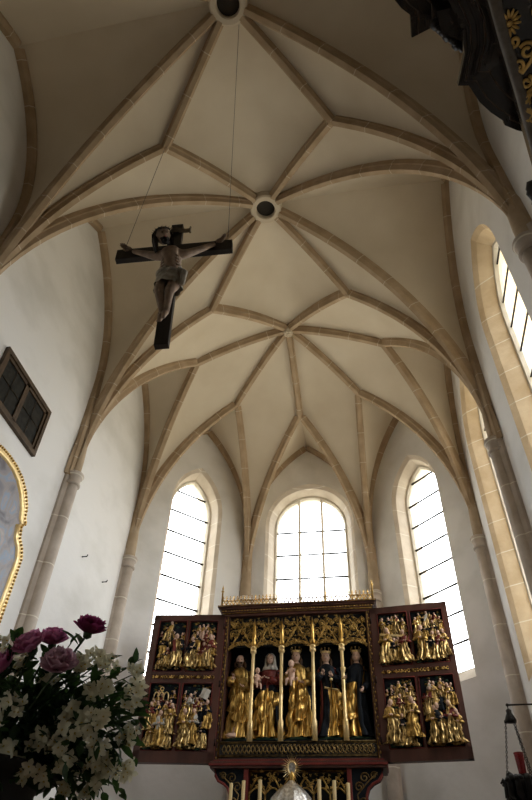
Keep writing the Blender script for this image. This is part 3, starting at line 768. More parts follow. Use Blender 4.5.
def relief(key, x0, x1, z0, z1):
    bm = bmesh.new(); w, h = x1 - x0, z1 - z0; rnd = random.Random(key)
    vs = []
    nx, nz = 12, 18                                   # uneven carved ground
    rows = [[V(lerp(x0, x1, i / nx), 0.035 - 0.012 * rnd.random() * (0 < i < nx and 0 < j < nz), lerp(z0, z1, j / nz)) for i in range(nx + 1)] for j in range(nz + 1)]
    grid(bm, rows, BLUE)
    L, kind = RELIEFS[key]
    for i, (fx, fz, fh, col, kw) in enumerate(L):
        mini(bm, x0 + fx * w, 0.02 - 0.045 * (1 - fz), z0 + fz * h, fh * h, col, seed=hash_(key) + i * 7, **kw)
    for k in range(11):
        mini(bm, x0 + w * (0.08 + 0.084 * k + rnd.uniform(-.03, .03)), 0.03, z0 + h * rnd.uniform(.36, .64), h * rnd.uniform(.24, .32), rnd.choice(((O_, B_), (B_, O_), (N_, O_), (R_, O_), (B_, R_))), seed=hash_(key) + 200 + k)
    for k in range(16):                               # ground and foliage
        ball(bm, (x0 + rnd.random() * w, -0.01, z0 + 0.02 + rnd.random() * 0.05), rnd.uniform(.02, .045), 1, rnd.choice((OLD, GREEN, GOLD)), (1.4, 0.7, 0.6))
    for k in range(22):
        ball(bm, (x0 + 0.03 + rnd.random() * (w - 0.06), 0.025, z0 + h * rnd.uniform(0.86, 0.985)), rnd.uniform(.012, .028), 1, rnd.choice((GREEN, OLD, GREEN)), (1.3, 0.7, 0.8))
    if kind == 'arcade':
        for k in range(3):
            cx = x0 + w * (0.24 + 0.17 * k)
            tube(bm, [(cx - 0.04, 0.0, z0 + h * .74), (cx - 0.04, 0.0, z0 + h * .82), (cx - 0.025, 0, z0 + h * .855), (cx, 0, z0 + h * .87), (cx + 0.025, 0, z0 + h * .855), (cx + 0.04, 0.0, z0 + h * .82), (cx + 0.04, 0, z0 + h * .74)], 0.012, 5, BRIGHT)
        tube(bm, [(x0 + w * .41 + 0.03 * math.cos(a), 0, z0 + h * .92 + 0.03 * math.sin(a)) for a in [2 * PI * i / 10 for i in range(10)]], 0.01, 5, BRIGHT, closed=True)
        tube(bm, [(x0 + w * .12, 0, z0 + h * .735), (x0 + w * .70, 0, z0 + h * .735)], 0.014, 5, GOLD)
    if kind == 'book':
        for s in (-1, 1):
            R = Matrix.Rotation(0.35, 4, 'Y')
            v4 = [V(0, -0.07, 0), V(s * 0.07, -0.05, 0.0), V(s * 0.07, -0.05, 0.16), V(0, -0.07, 0.16)]
            v8 = [p + V(0, 0.02, 0) for p in v4]
            tr = Matrix.Translation(V(x0 + w * .74, 0, z0 + h * .76)) @ R
            A = [bm.verts.new(tr @ p) for p in v4]; Bv = [bm.verts.new(tr @ p) for p in v8]
            for f in ([A, list(reversed(Bv))] + [[A[i], A[(i + 1) % 4], Bv[(i + 1) % 4], Bv[i]] for i in range(4)]): bm.faces.new(f).material_index = VEIL
    if kind == 'table':
        R = Matrix.Translation(V(x0 + w * .45, -0.03, z0 + h * .55)) @ Matrix.Rotation(0.14, 4, 'Y')
        n0 = len(bm.verts); vv = box(bm, (-0.21, -0.03, -0.02), (0.21, 0.05, 0.015), BRIGHT)
        for v in vv: v.co = R @ v.co
    return bm
def hash_(s): return sum(ord(c) * (i + 3) for i, c in enumerate(s))
# wings
SP_U, SP_L = (3.765, 4.65), (2.535, 3.555)
for side, ang in ((-1, 0.0930), (1, 0.1240)):
    MW = Matrix.Translation(V(side * 1.325, YF + 0.0, EYE)) @ Matrix.Rotation(-side * ang, 4, 'Z')
    def place(bm): 
        for v in bm.verts: v.co = MW @ v.co
        return bm
    WW = 1.325; z1, z2 = 2.357, 4.772
    def bx(bm, a, b_, mi=0, bev=0.004):                # x measured from the hinge outwards
        xa, xb = sorted((side * a[0], side * b_[0])); box(bm, (xa, a[1], a[2]), (xb, b_[1], b_[2]), mi, bev)
    fy = -0.03
    cols = ((0.125, 0.625), (0.69, 1.225))
    if side < 0: cols = ((0.13, 0.63), (0.70, 1.20))
    bm = bmesh.new()
    bx(bm, (0.0, fy, z1), (cols[0][0] - 0.012, 0.09, z2)); bx(bm, (cols[1][1] + 0.012, fy, z1), (WW, 0.09, z2))
    bx(bm, (0.0, fy, SP_U[1] + 0.012), (WW, 0.09, z2)); bx(bm, (0.0, fy, z1), (WW, 0.09, SP_L[0] - 0.012))
    bx(bm, (0.05, fy + 0.004, SP_L[1] + 0.012), (WW - 0.05, 0.09, SP_U[0] - 0.012))
    bx(bm, (cols[0][1] + 0.012, fy + 0.004, z1 + 0.05), (cols[1][0] - 0.012, 0.09, z2 - 0.05))
    bx(bm, (0.02, 0.05, z1 + 0.02), (WW - 0.02, 0.085, z2 - 0.02))
    wing = obj('wing', place(bm), M_case, ret, label='%s hinged wing with four carved relief panels' % ('left' if side < 0 else 'right'))
    bm = bmesh.new()
    for (u0, u1) in cols:
        for (za, zb) in (SP_U, SP_L):
            e = 0.006
            for a, b_ in (((u0 - e, za - e), (u1 + e, za - e)), ((u0 - e, zb + e), (u1 + e, zb + e)), ((u0 - e, za), (u0 - e, zb)), ((u1 + e, za), (u1 + e, zb))):
                tube(bm, [(side * a[0], fy + 0.002, a[1]), (side * b_[0], fy + 0.002, b_[1])], 0.009, 5)
    obj('panel_moulding', place(bm), M_red, wing)
    bm = bmesh.new(); r = random.Random(side + 4)      # gilt foliate band between the panels
    u = 0.13
    while u < 1.19:
        k = r.choice((0, 1, 2))
        zc = 3.66
        if k == 0: tube(bm, [(side * (u + 0.02 * math.cos(a)), fy - 0.004, zc + 0.024 * math.sin(a)) for a in [2 * PI * i / 8 for i in range(8)]], 0.008, 4, closed=True)
        elif k == 1: tube(bm, [(side * (u - 0.018), fy - 0.004, zc - 0.026), (side * (u - 0.006), fy - 0.004, zc + 0.026), (side * (u + 0.018), fy - 0.004, zc - 0.02), (side * (u + 0.02), fy - 0.004, zc + 0.028)], 0.009, 4)
        else: leafball(bm, side * u, fy - 0.004, zc, 0.028, u * 9)
        u += 0.052
    obj('gilt_band', place(bm), M_gold, wing)
    names = (('RUL', 'RLL'), ('RUR', 'RLR')) if side > 0 else (('LUR', 'LLR'), ('LUL', 'LLL'))
    for (u0, u1), (ku, kl) in zip(cols, names):
        a, b_ = sorted((side * u0, side * u1))
        for key, (za, zb) in ((ku, SP_U), (kl, SP_L)):
            o = obj('relief_panel', place(relief(key, a, b_, za, zb)), FR, wing, recalc=False, label=PT[key])
# hinge straps
for s in (-1, 1):
    for z in (2.6, 3.5, 4.5):
        bm = bmesh.new(); tube(bm, [(s * 1.325, YF - 0.03, Zr(z)), (s * 1.325, YF - 0.03, Zr(z + 0.1))], 0.014, 6); obj('hinge', bm, M_iron, case)

# ------------------------------------------------------------------ five statues in the shrine
SH = 1.36; SZ = Zr(2.70); SY = 1.56
def crown(bm, c, r, mi, R=None):
    rows = []
    for z, rr in ((0, 1.0), (0.35, 1.06), (0.42, 1.1)):
        rows.append([Vector(c) + V(r * rr * math.cos(2 * PI * k / 16), r * rr * 1.1 * math.sin(2 * PI * k / 16), r * z) for k in range(16)])
    grid(bm, rows, mi, closed_u=True)
    for k in range(8):
        a = 2 * PI * k / 8; p = Vector(c) + V(r * 1.12 * math.cos(a), r * 1.2 * math.sin(a), r * 0.4)
        tube(bm, [p, p + V(0.03 * math.cos(a), 0.03 * math.sin(a), 0.55) * r], r * 0.10, 4, mi)
        ball(bm, p + V(0.04 * math.cos(a), 0.04 * math.sin(a), 0.62) * r, r * (0.2 if k % 2 else 0.15), 1, mi)
def long_hair(bm, hc, r, mi, length=1.9):
    g = ball(bm, hc + V(0, r * 0.30, r * 0.20), r * 1.0, 2, mi, (0.86, 0.90, 0.98))
    for s in (-1, 1):
        for dx, dy in ((0.72, -0.1), (0.78, 0.25), (0.6, 0.55)):
            tube(bm, [hc + V(s * dx * r, dy * r, 0.35 * r), hc + V(s * (dx + 0.12) * r, (dy + 0.05) * r, -0.5 * r), hc + V(s * (dx + 0.1) * r, dy * r, -1.2 * r), hc + V(s * (dx + 0.3) * r, (dy - 0.1) * r, -length * r)], [r * 0.22, r * 0.24, r * 0.2, r * 0.08], 6, mi)
def nude_child(bm, base, s, face_yaw, mi=SKIN):
    """small seated child: base = seat point, s = size"""
    P = [(0, 0, 0.12), (0, 0, 0.30), (0.0, -0.01, 0.46), (0, -0.01, 0.55), (-.12, -.02, .44), (-.18, -.12, .30), (-.12, -.24, .30), (.12, -.02, .44), (.20, -.10, .34), (.26, -.20, .42),
         (-.08, -.04, .06), (-.10, -.22, .06), (-.10, -.24, -.16), (-.10, -.30, -.2), (.08, -.04, .06), (.10, -.22, .02), (.12, -.22, -.20), (.12, -.28, -.24)]
    E_ = [(0, 1), (1, 2), (2, 3), (2, 4), (4, 5), (5, 6), (2, 7), (7, 8), (8, 9), (0, 10), (10, 11), (11, 12), (12, 13), (0, 14), (14, 15), (15, 16), (16, 17)]
    rd = [.13, .125, .11, .06, .06, .05, .035, .06, .05, .035, .085, .065, .045, .03, .085, .065, .045, .03]
    Rz = Matrix.Rotation(face_yaw, 3, 'Z')
    sb = skin_bm([Rz @ V(*p) * s for p in P], E_, [r * s for r in rd], 0, 1)
    me = bpy.data.meshes.new('t'); sb.to_mesh(me); sb.free()
    n0 = len(bm.faces); nv = len(bm.verts); bm.from_mesh(me); bpy.data.meshes.remove(me); bm.verts.ensure_lookup_table(); bm.faces.ensure_lookup_table()
    for v in bm.verts[nv:]: v.co += Vector(base)
    for f in bm.faces[n0:]: f.material_index = mi; f.smooth = True
    hc = Vector(base) + Rz @ V(0, -0.02, 0.70) * s
    head(bm, hc, 0.155 * s, face_yaw, 0.0, 0.0, mi, EYE_, LIP)
    ball(bm, hc + V(0, 0.03 * s, 0.06 * s), 0.135 * s, 1, OLD, (0.9, 0.9, 0.85))
def statue(i, x, name, label, zone_robe, mantle, seed, h=SH, sway=0.03, head_kw={}, arms=None, wide=1.0, hat=None, extra=None):
    M = Matrix.Translation(V(x, SY, SZ + 0.04)) @ Matrix.Diagonal(V(0.92, 1.0, 1.0, 1.0))
    t = thing('saint_statue', label, 'statue', (x, SY, SZ), group='statues in the shrine')
    bm = bmesh.new(); lathe(bm, [(0.25, 0), (0.25, 0.03), (0.22, 0.045)], (x, SY, SZ), 12, 0, sy=0.75); obj('plinth', bm, M_green, t)
    bm = bmesh.new()
    drape(bm, M, h, seed, zone_robe, nz=34, na=72, fold=0.34, diag=0.4, sway=sway, wide=wide)
    hx = sway * math.sin(0.9 * 5) * 1.0
    hc = fpt(M, h, hx + 0.0, -0.015, 0.935); r = h * 0.072
    head(bm, hc, r, sk=SKIN, ey=EYE_, lp=LIP, **head_kw)
    for s in (-1, 1):
        (ex, ey, ez), (wx, wy, wz), hd, hn = arms[s]
        a = fpt(M, h, s * 0.115, -0.01, 0.775); b_ = fpt(M, h, ex, ey, ez); c = fpt(M, h, wx, wy, wz)
        mi = zone_robe(0.0, 0.7)
        tube(bm, [a, lerp(a, b_, .5) + V(s * 0.02, 0, 0.01), b_, lerp(b_, c, .5), c], [h * .05, h * .052, h * .05, h * .046, h * .036], 8, mi)
        hand(bm, c, hd, hn, h * 0.085, SKIN, 0.4, s)
    obj('figure', bm, FM, t, recalc=False)
    for (kw, zf) in mantle:
        bm = bmesh.new(); drape(bm, M, h, seed + 17, zf, nz=28, na=44, sway=sway, **kw)
        obj('mantle', bm, FM, t, recalc=False)
    if hat: bm = bmesh.new(); hat(bm, hc, r); obj(HATN[i], bm, FM, t, recalc=False)
    if extra:
        for nm, fn in extra: bm = bmesh.new(); fn(bm, M, h, hc, r); obj(nm, bm, FM, t, recalc=False)
    return t
HATN = ['hair', 'veil', 'hair', 'hair', 'hair']
FWD = V(0, -1, 0)
def crownf(bm, M, h, hc, r): crown(bm, hc + V(0, r * 0.12, r * 0.62), r * 0.78, BRIGHT)
def ap(edge, top, lo, hi):     # diagonal lower hem of a mantle pulled across the front
    return lambda th: clamp(edge + top * math.sin(wrap(th) * 0.5 + 0.3), lo, hi)
# 1 bearded saint, bare-headed, mantle gathered over the arm
def beard(bm, M, h, hc, r):
    for k in range(7):
        a = -0.9 + 0.3 * k
        tube(bm, [hc + V(0.5 * r * math.sin(a), -0.62 * r * math.cos(a), -0.45 * r), hc + V(0.42 * r * math.sin(a), -0.85 * r * math.cos(a), -0.95 * r), hc + V(0.2 * r * math.sin(a), -0.9 * r, -1.5 * r)], [r * .16, r * .18, r * .06], 6, HAIR)
def foot(bm, M, h, hc, r):
    a = fpt(M, h, -0.02, -0.10, 0.10); b_ = fpt(M, h, -0.03, -0.145, 0.015); c = fpt(M, h, -0.09, -0.22, 0.005)
    tube(bm, [a, b_, c], [h * .03, h * .032, h * .022], 8, SKIN)
    for k in range(5): ball(bm, c + V(-0.012 + 0.011 * k - 0.015, -0.012, 0), 0.011, 1, SKIN)
def book(bm, M, h, hc, r):
    p = fpt(M, h, 0.07, -0.16, 0.60); vv = box(bm, (-0.07, -0.025, -0.09), (0.07, 0.025, 0.09), OLD, 0.006)
    R = Matrix.Translation(p) @ Matrix.Rotation(0.4, 4, 'X') @ Matrix.Rotation(-0.3, 4, 'Y')
    for v in bm.verts: v.co = R @ v.co
statue(0, -1.00, 'saint', 'gilded statue of a bearded bare-headed man, leftmost in the shrine', lambda th, z: SKIN if z > .86 else (OLD if z > .5 else GOLD),
       [(dict(th0=0.75, th1=2 * PI - 1.0, z0=0.05, z1=0.80, scale=1.10, fold=0.22, cut=lambda th: 0.05), lambda th, z: OLD if z > .55 else (BLUE if wrap(th) > 0.6 else GOLD)),
        (dict(th0=-1.5, th1=1.6, z0=0.16, z1=0.60, scale=1.14, fold=0.34, diag=0.8, cut=lambda th: 0.16 + 0.16 * (1 - math.cos(th - 0.2))), lambda th, z: GOLD)], 11,
       arms={-1: ((-.19, -.03, .62), (-.10, -.14, .66), V(0.4, -0.4, 0.7), FWD), 1: ((.17, -.04, .60), (.08, -.14, .56), V(-0.8, -0.5, 0.2), V(0, 0, 1))}, hat=lambda bm, hc, r: long_hair(bm, hc, r, HAIR, 1.1), head_kw=dict(yaw=0.15), extra=[('beard', beard), ('bare_foot', foot), ('book', book)])
# 2 veiled mother with a small child
def veil2(bm, hc, r):
    n = 20; rows = []
    for z, rx, ry, op in ((1.12, .1, .1, 0), (1.02, .55, .6, 0.2), (0.6, .88, .95, 0.75), (0.1, .98, 1.02, 0.85), (-.5, 1.02, 1.0, 0.8), (-1.0, 1.1, 1.0, 0.6), (-1.5, 1.35, 1.1, 0.35), (-2.0, 1.5, 1.2, 0.2)):
        rows.append([hc + V(math.sin(lerp(op, 2 * PI - op, k / n)) * rx * r, -math.cos(lerp(op, 2 * PI - op, k / n)) * ry * r + 0.08 * r, z * r) for k in range(n + 1)])
    grid(bm, rows, VEIL)
statue(1, -0.515, 'saint', 'gilded statue of a white-veiled woman holding a small bare child, second from left', lambda th, z: VEIL if z > .8 else (RED if z > .56 else GOLD),
       [(dict(th0=1.0, th1=2 * PI - 1.0, z0=0.03, z1=0.79, scale=1.10, fold=0.22), lambda th, z: BLUE if wrap(th) > 0 else (GOLD if z < .5 else OLD)),
        (dict(th0=-1.5, th1=1.5, z0=0.08, z1=0.60, scale=1.13, fold=0.34, diag=0.8, cut=lambda th: clamp(0.12 + 0.13 * (th + 0.6), .08, .5)), lambda th, z: GOLD if z < .53 else BLUE)], 23, sway=-0.02,
       arms={-1: ((-.17, -.04, .61), (-.11, -.15, .60), V(0.3, -0.8, 0.2), V(0, 0, 1)), 1: ((.17, -.04, .62), (.04, -.15, .66), V(-0.9, -0.2, 0.1), V(0, -.3, 1))}, hat=veil2,
       extra=[('child', lambda bm, M, h, hc, r: nude_child(bm, fpt(M, h, -.135, -.145, .58), 0.34, 0.6))], head_kw=dict(pitch=0.1))
# 3 crowned mother with the largest child
statue(2, 0.01, 'saint', 'crowned gilded statue of a woman holding a large bare child, central in the shrine', lambda th, z: SKIN if z > .86 else (OLD if z > .6 else GOLD),
       [(dict(th0=0.8, th1=2 * PI - 1.0, z0=0.02, z1=0.80, scale=1.11, fold=0.22), lambda th, z: (BLUE if z < .62 else GOLD) if wrap(th) > 0 else GOLD),
        (dict(th0=-1.6, th1=1.1, z0=0.05, z1=0.62, scale=1.16, fold=0.36, diag=0.8, cut=lambda th: clamp(0.08 + 0.10 * (th + 0.8), .05, .5)), lambda th, z: GOLD)], 31, h=1.40, sway=0.035,
       arms={-1: ((-.18, -.05, .62), (-.06, -.17, .61), V(0.8, -0.4, -0.1), V(0, 0, 1)), 1: ((.18, -.04, .62), (.09, -.16, .58), V(-0.8, -0.4, -0.1), V(0, 0, 1))}, hat=lambda bm, hc, r: long_hair(bm, hc, r, HAIR, 2.2),
       extra=[('crown', crownf), ('child', lambda bm, M, h, hc, r: nude_child(bm, fpt(M, h, -.075, -.17, .585), 0.42, -0.4))], head_kw=dict(yaw=-0.15, roll=0.08))
# 4 crowned saint with a sword
def sword(bm, M, h, hc, r):
    a = fpt(M, h, 0.045, -.19, .50); b_ = fpt(M, h, 0.03, -.20, .06)
    tube(bm, [a + (a - b_) * 0.22, a], h * .012, 6, GOLD); ball(bm, a + (a - b_) * 0.25, h * .022, 1, BRIGHT)
    tube(bm, [a + V(-.11, 0, .02), a + V(.11, 0, -.02)], h * .013, 6, BRIGHT)
    tube(bm, [a, lerp(a, b_, .93), b_], [h * .022, h * .016, h * .002], 4, OLD, flat=0.35)
statue(3, 0.525, 'saint', 'crowned gilded statue of a woman with a sword pointing down, fourth from left', lambda th, z: SKIN if z > .86 else (BLUE if z > .52 or wrap(th) < -0.15 else GOLD),
       [(dict(th0=0.9, th1=2 * PI - 0.8, z0=0.02, z1=0.80, scale=1.10, fold=0.22), lambda th, z: GOLD if wrap(th) > 0 and z < .55 else (RED if abs(wrap(th)) < 1.2 else OLD)),
        (dict(th0=0.2, th1=1.6, z0=0.06, z1=0.5, scale=1.16, fold=0.34, diag=0.8, cut=lambda th: 0.06 + 0.08 * th), lambda th, z: GOLD)], 43, h=1.37,
       arms={-1: ((-.19, -.04, .63), (-.09, -.15, .68), V(0.5, -0.3, 0.6), FWD), 1: ((.18, -.04, .62), (.07, -.15, .66), V(-0.5, -0.4, 0.5), FWD)}, hat=lambda bm, hc, r: long_hair(bm, hc, r, HAIR, 2.0), extra=[('crown', crownf), ('sword', sword)], head_kw=dict(yaw=0.1))
# 5 crowned saint with a chalice
def chalice(bm, M, h, hc, r):
    c = fpt(M, h, -.155, -.17, .66)
    lathe(bm, [(0.045, -0.06), (0.04, -0.05), (0.012, -0.03), (0.018, 0.0), (0.012, 0.03), (0.035, 0.06), (0.046, 0.10), (0.048, 0.125), (0.04, 0.12)], c, 12, BRIGHT)
statue(4, 0.985, 'saint', 'crowned gilded statue of a woman raising a chalice, rightmost in the shrine', lambda th, z: SKIN if z > .86 else (BLUE if wrap(th) > 0.15 or z > .6 else GOLD),
       [(dict(th0=0.8, th1=2 * PI - 1.1, z0=0.02, z1=0.80, scale=1.10, fold=0.22), lambda th, z: (GOLD if z > .5 else BLUE) if wrap(th) > 0 else GOLD),
        (dict(th0=-1.5, th1=0.35, z0=0.05, z1=0.6, scale=1.15, fold=0.36, diag=0.8, cut=lambda th: clamp(.1 + 0.1 * (th + 1.0), .05, .5)), lambda th, z: GOLD)], 57, h=1.37, sway=-0.025,
       arms={-1: ((-.20, -.04, .60), (-.15, -.15, .60), V(0.1, -0.6, 0.6), V(0.5, -0.5, 0)), 1: ((.18, -.04, .60), (.10, -.14, .52), V(-0.3, -0.5, -0.6), V(-1, 0, 0))}, hat=lambda bm, hc, r: long_hair(bm, hc, r, HAIR, 2.4), extra=[('crown', crownf), ('chalice', chalice)], head_kw=dict(yaw=-0.1, roll=0.1))

# ------------------------------------------------------------------ things on the altar
M_wax = noise_mat('candle_wax', (0.62, 0.47, 0.22), (0.68, 0.53, 0.28), 6, 0.5)
M_silver = noise_mat('chased_silver', (0.45, 0.43, 0.40), (0.85, 0.83, 0.80), 30, 0.32, metal=0.95, bump=0.5, bump_scale=40)
CX = [(-0.85, 1.95, 'leftmost'), (-0.67, 1.98, 'second from the left'), (-0.43, 1.99, 'third from the left, beside the silver canopy'), (0.41, 1.99, 'third from the right, beside the silver canopy'), (0.62, 1.98, 'second from the right'), (0.81, 1.95, 'rightmost')]
proto = None
for k, (x, zt, wd_) in enumerate(CX):
    lab = 'tall pale altar candle on a brass stick, %s' % wd_
    if proto is None:
        t = thing('altar_candlestick', lab, 'candlestick', (x, 0.6, 1.54), 'altar candles'); proto = t
        bm = bmesh.new(); c = (x, 0.6, 1.54)
        lathe(bm, [(0.09, 0), (0.09, 0.02), (0.05, 0.06), (0.025, 0.09), (0.04, 0.16), (0.022, 0.22), (0.022, 0.55), (0.04, 0.60), (0.025, 0.65), (0.075, 0.72), (0.07, 0.735), (0.03, 0.74)], c, 16); obj('candle_stand', bm, M_gold, t)
        zc = Zr(zt) - 1.54
        bm = bmesh.new(); lathe(bm, [(0.027, 0.73), (0.027, zc - 0.004), (0.022, zc)], c, 12); cd = obj('candle', bm, M_wax, t)
        bm = bmesh.new(); tube(bm, [(x, 0.6, 1.54 + zc - 0.002), (x + 0.003, 0.6, 1.54 + zc + 0.02)], 0.004, 5); obj('wick', bm, M_iron, cd)
    else:
        t = proto.copy(); COL.objects.link(t); t.location = (x, 0.6, 1.54 + (zt - 1.95) * 0.0); t['label'] = lab
        for ch in list(proto.children):
            c = ch.copy(); COL.objects.link(c); c.parent = t; c.matrix_parent_inverse = ch.matrix_parent_inverse
            for g in ch.children: d = g.copy(); COL.objects.link(d); d.parent = c; d.matrix_parent_inverse = g.matrix_parent_inverse
        for c in t.children:
            if c.name.startswith('candle') and not c.name.startswith('candle_stand'): c.location.z += zt - 1.95
mon = thing('silver_canopy', 'chased silver canopy topped by a rayed gilt sunburst in front of the altarpiece', 'tabernacle canopy', (0.02, 0.6, 1.54))
bm = bmesh.new()
lathe(bm, [(0.40, 0.0), (0.40, 0.25), (0.38, 0.3), (0.37, 1.05), (0.355, 1.35), (0.32, 1.52), (0.27, 1.62), (0.20, 1.70), (0.13, 1.76), (0.07, 1.80), (0.04, 1.83), (0.02, 1.84)], (0.02, 0.58, 1.54), 48, sy=0.7, wob=lambda a, z: 1 + (0.05 * math.sin(9 * a + z * 5) + 0.025 * math.sin(23 * a - z * 9)) * smooth((1.9 - z) / 0.3))
obj('silver_dome', bm, M_silver, mon, recalc=True)
bm = bmesh.new(); c = V(0.025, 0.60, Zr(2.135))
lathe(bm, [(0.03, 1.78), (0.05, 1.82), (0.03, 1.86), (0.05, 1.895), (0.02, 1.93), (0.012, 1.95)], (0.025, 0.60, 1.54), 12); obj('knop', bm, M_gold, mon)
bm = bmesh.new()
tube(bm, [c + V(0.058 * math.cos(a), 0, 0.08 * math.sin(a)) for a in [2 * PI * i / 20 for i in range(20)]], 0.012, 6, closed=True)
for i in range(28):
    a = 2 * PI * i / 28; d = V(math.cos(a), 0, math.sin(a) * 1.1); L = 0.165 if i % 2 else 0.135
    tube(bm, [c + V(0.065 * math.cos(a), 0, 0.088 * math.sin(a)), c + d * L], [0.007, 0.002], 4)
sb = obj('sunburst', bm, M_bright, mon)
bm = bmesh.new(); lathe(bm, [(0.05, -0.006), (0.05, 0.006)], (0, 0, 0), 20, sy=1.35)
for v in bm.verts: v.co = c + V(v.co.x, v.co.z, v.co.y)
obj('sunburst_disc', bm, M_silver, sb)
# ------------------------------------------------------------------ hanging crucifix
M_body = noise_mat('dark_carved_figure', (0.17, 0.115, 0.08), (0.28, 0.20, 0.14), 10, 0.55)
M_cloth = noise_mat('grey_loincloth_paint', (0.26, 0.23, 0.18), (0.50, 0.46, 0.38), 9, 0.6)
M_wire = noise_mat('steel_wire', (0.06, 0.055, 0.05), (0.09, 0.085, 0.08), 20, 0.5, metal=0.7)
zc = V(-0.065, 0.0, 0.998).normalized(); xc = V(0.995, 0.083, 0.0649); xc = (xc - zc * xc.dot(zc)).normalized(); ycx = zc.cross(xc)
MC = Matrix.Translation(V(-0.80, -5.03, 6.95 + EYE)) @ Matrix((xc, ycx, zc)).transposed().to_4x4()
cru = thing('hanging_crucifix', 'dark wooden crucifix with carved figure hanging on thin wires below the vault', 'crucifix', MC.translation)
def tf(bm, M=MC):
    for v in bm.verts: v.co = M @ v.co
    return bm
bm = bmesh.new(); box(bm, (-0.082, -0.035, -1.95), (0.082, 0.045, 0.66), 0, 0.006); obj('upright', tf(bm), M_blackwood, cru)
bm = bmesh.new(); box(bm, (-0.785, -0.04, -0.115), (0.785, 0.04, 0.115), 0, 0.006); obj('crossbar', tf(bm), M_blackwood, cru)
bm = bmesh.new()
rows = [[V(0.07 + lerp(-0.13, 0.13, i / 8), -0.05 - 0.012 * math.sin(i / 8 * PI * 2), 0.47 + dz - 0.02 * (i / 8)) for i in range(9)] for dz in (-0.06, 0.06)]
grid(bm, rows); g = bmesh.ops.solidify(bm, geom=bm.faces[:], thickness=0.02)
for s in (-1, 1): tube(bm, [(0.07 + 0.13 * s, -0.05, 0.40 - 0.02 * (s > 0)), (0.07 + 0.13 * s, -0.05, 0.54 - 0.02 * (s > 0))], 0.016, 8)
obj('title_scroll', tf(bm), noise_mat('old_parchment_paint', (0.16, 0.125, 0.08), (0.24, 0.19, 0.13), 12, 0.7), cru)
P = {'pel': (.03, -.13, -.86), 'wai': (.04, -.13, -.68), 'che': (.02, -.155, -.47), 'nk0': (.0, -.165, -.29), 'nk1': (-.025, -.20, -.20),
     'sL': (-.165, -.14, -.315), 'eL': (-.36, -.10, -.15), 'wL': (-.555, -.065, .0), 'sR': (.175, -.14, -.325), 'eR': (.37, -.10, -.165), 'wR': (.565, -.065, -.005),
     'hL': (-.055, -.13, -.93), 'kL': (-.045, -.24, -1.22), 'aL': (.005, -.13, -1.55), 'fL': (.0, -.17, -1.62), 'tL': (-.005, -.19, -1.73),
     'hR': (.115, -.13, -.93), 'kR': (.085, -.245, -1.23), 'aR': (.045, -.145, -1.53), 'fR': (.045, -.195, -1.60), 'tR': (.04, -.215, -1.71)}
nm = list(P); ix = {n: i for i, n in enumerate(nm)}
E_ = [(ix[a], ix[b_]) for a, b_ in (('pel', 'wai'), ('wai', 'che'), ('che', 'nk0'), ('nk0', 'nk1'), ('nk0', 'sL'), ('sL', 'eL'), ('eL', 'wL'), ('nk0', 'sR'), ('sR', 'eR'), ('eR', 'wR'), ('pel', 'hL'), ('hL', 'kL'), ('kL', 'aL'), ('aL', 'fL'), ('fL', 'tL'), ('pel', 'hR'), ('hR', 'kR'), ('kR', 'aR'), ('aR', 'fR'), ('fR', 'tR'))]
RD = dict(pel=(.115, .10), wai=(.105, .085), che=(.145, .11), nk0=(.10, .08), nk1=.052, sL=.066, eL=.045, wL=.03, sR=.066, eR=.045, wR=.03, hL=.09, kL=.062, aL=.038, fL=.04, tL=.026, hR=.09, kR=.062, aR=.038, fR=.04, tR=.026)
bm = skin_bm([V(*P[n]) for n in nm], E_, [RD[n] for n in nm], 0, 2)
hc = V(-.085, -.30, -.085); Rh = Matrix.Rotation(0.35, 3, 'Z') @ Matrix.Rotation(-0.35, 3, 'Y') @ Matrix.Rotation(0.50, 3, 'X')
head(bm, hc, 0.125, base=Rh, sk=0, ey=1, lp=2)
hand(bm, V(-.56, -.085, .02), V(-0.85, -0.1, 0.35), V(0, -1, 0.1), 0.185, 0, 0.45, 1)
hand(bm, V(.57, -.085, .015), V(0.85, -0.1, 0.35), V(0, -1, 0.1), 0.185, 0, 0.45, -1)
for k in range(4):                                  # ribs of the chest and toes
    for s in (-1, 1): tube(bm, [(0.03 + s * 0.03, -.262 + .012 * k, -.47 - .045 * k), (0.03 + s * 0.10, -.235 + .012 * k, -.49 - .05 * k), (0.03 + s * 0.13, -.17, -.47 - .05 * k)], 0.011, 5)
for fx, fy, fz in (P['tL'], P['tR']):
    for k in range(5): ball(bm, (fx - 0.022 + 0.011 * k, fy - 0.012, fz - 0.02), 0.0105, 1)
obj('figure', tf(bm), [M_body, M_eye, M_lip], cru, recalc=False)
bm = bmesh.new()                                    # hair, beard and crown of thorns
ball(bm, hc + Rh @ V(0, 0.025, 0.02), 0.118, 2, 0, (0.86, 0.92, 0.98), Rh)
for s in (-1, 1):
    for dx, dy in ((0.80, -0.05), (0.85, 0.3), (0.6, 0.6)):
        pt = [hc + Rh @ (V(s * dx, dy, 0.3) * 0.125), hc + Rh @ (V(s * (dx + .1), dy, -0.5) * 0.125), hc + Rh @ (V(s * (dx + .1), dy + .1, -1.1) * 0.125), hc + Rh @ (V(s * (dx + 0.2), dy - 0.1, -1.9) * 0.125)]
        tube(bm, pt, [.028, .032, .026, .01], 6)
for k in range(5):
    a = -0.8 + 0.4 * k
    tube(bm, [hc + Rh @ (V(0.5 * math.sin(a), -0.6 * math.cos(a), -0.5) * 0.125), hc + Rh @ (V(0.4 * math.sin(a), -0.8 * math.cos(a), -1.0) * 0.125), hc + Rh @ (V(0.15 * math.sin(a), -0.75, -1.35) * 0.125)], [.02, .022, .008], 6)
hr = obj('hair', tf(bm), M_blackwood, cru, recalc=False)
bm = bmesh.new()
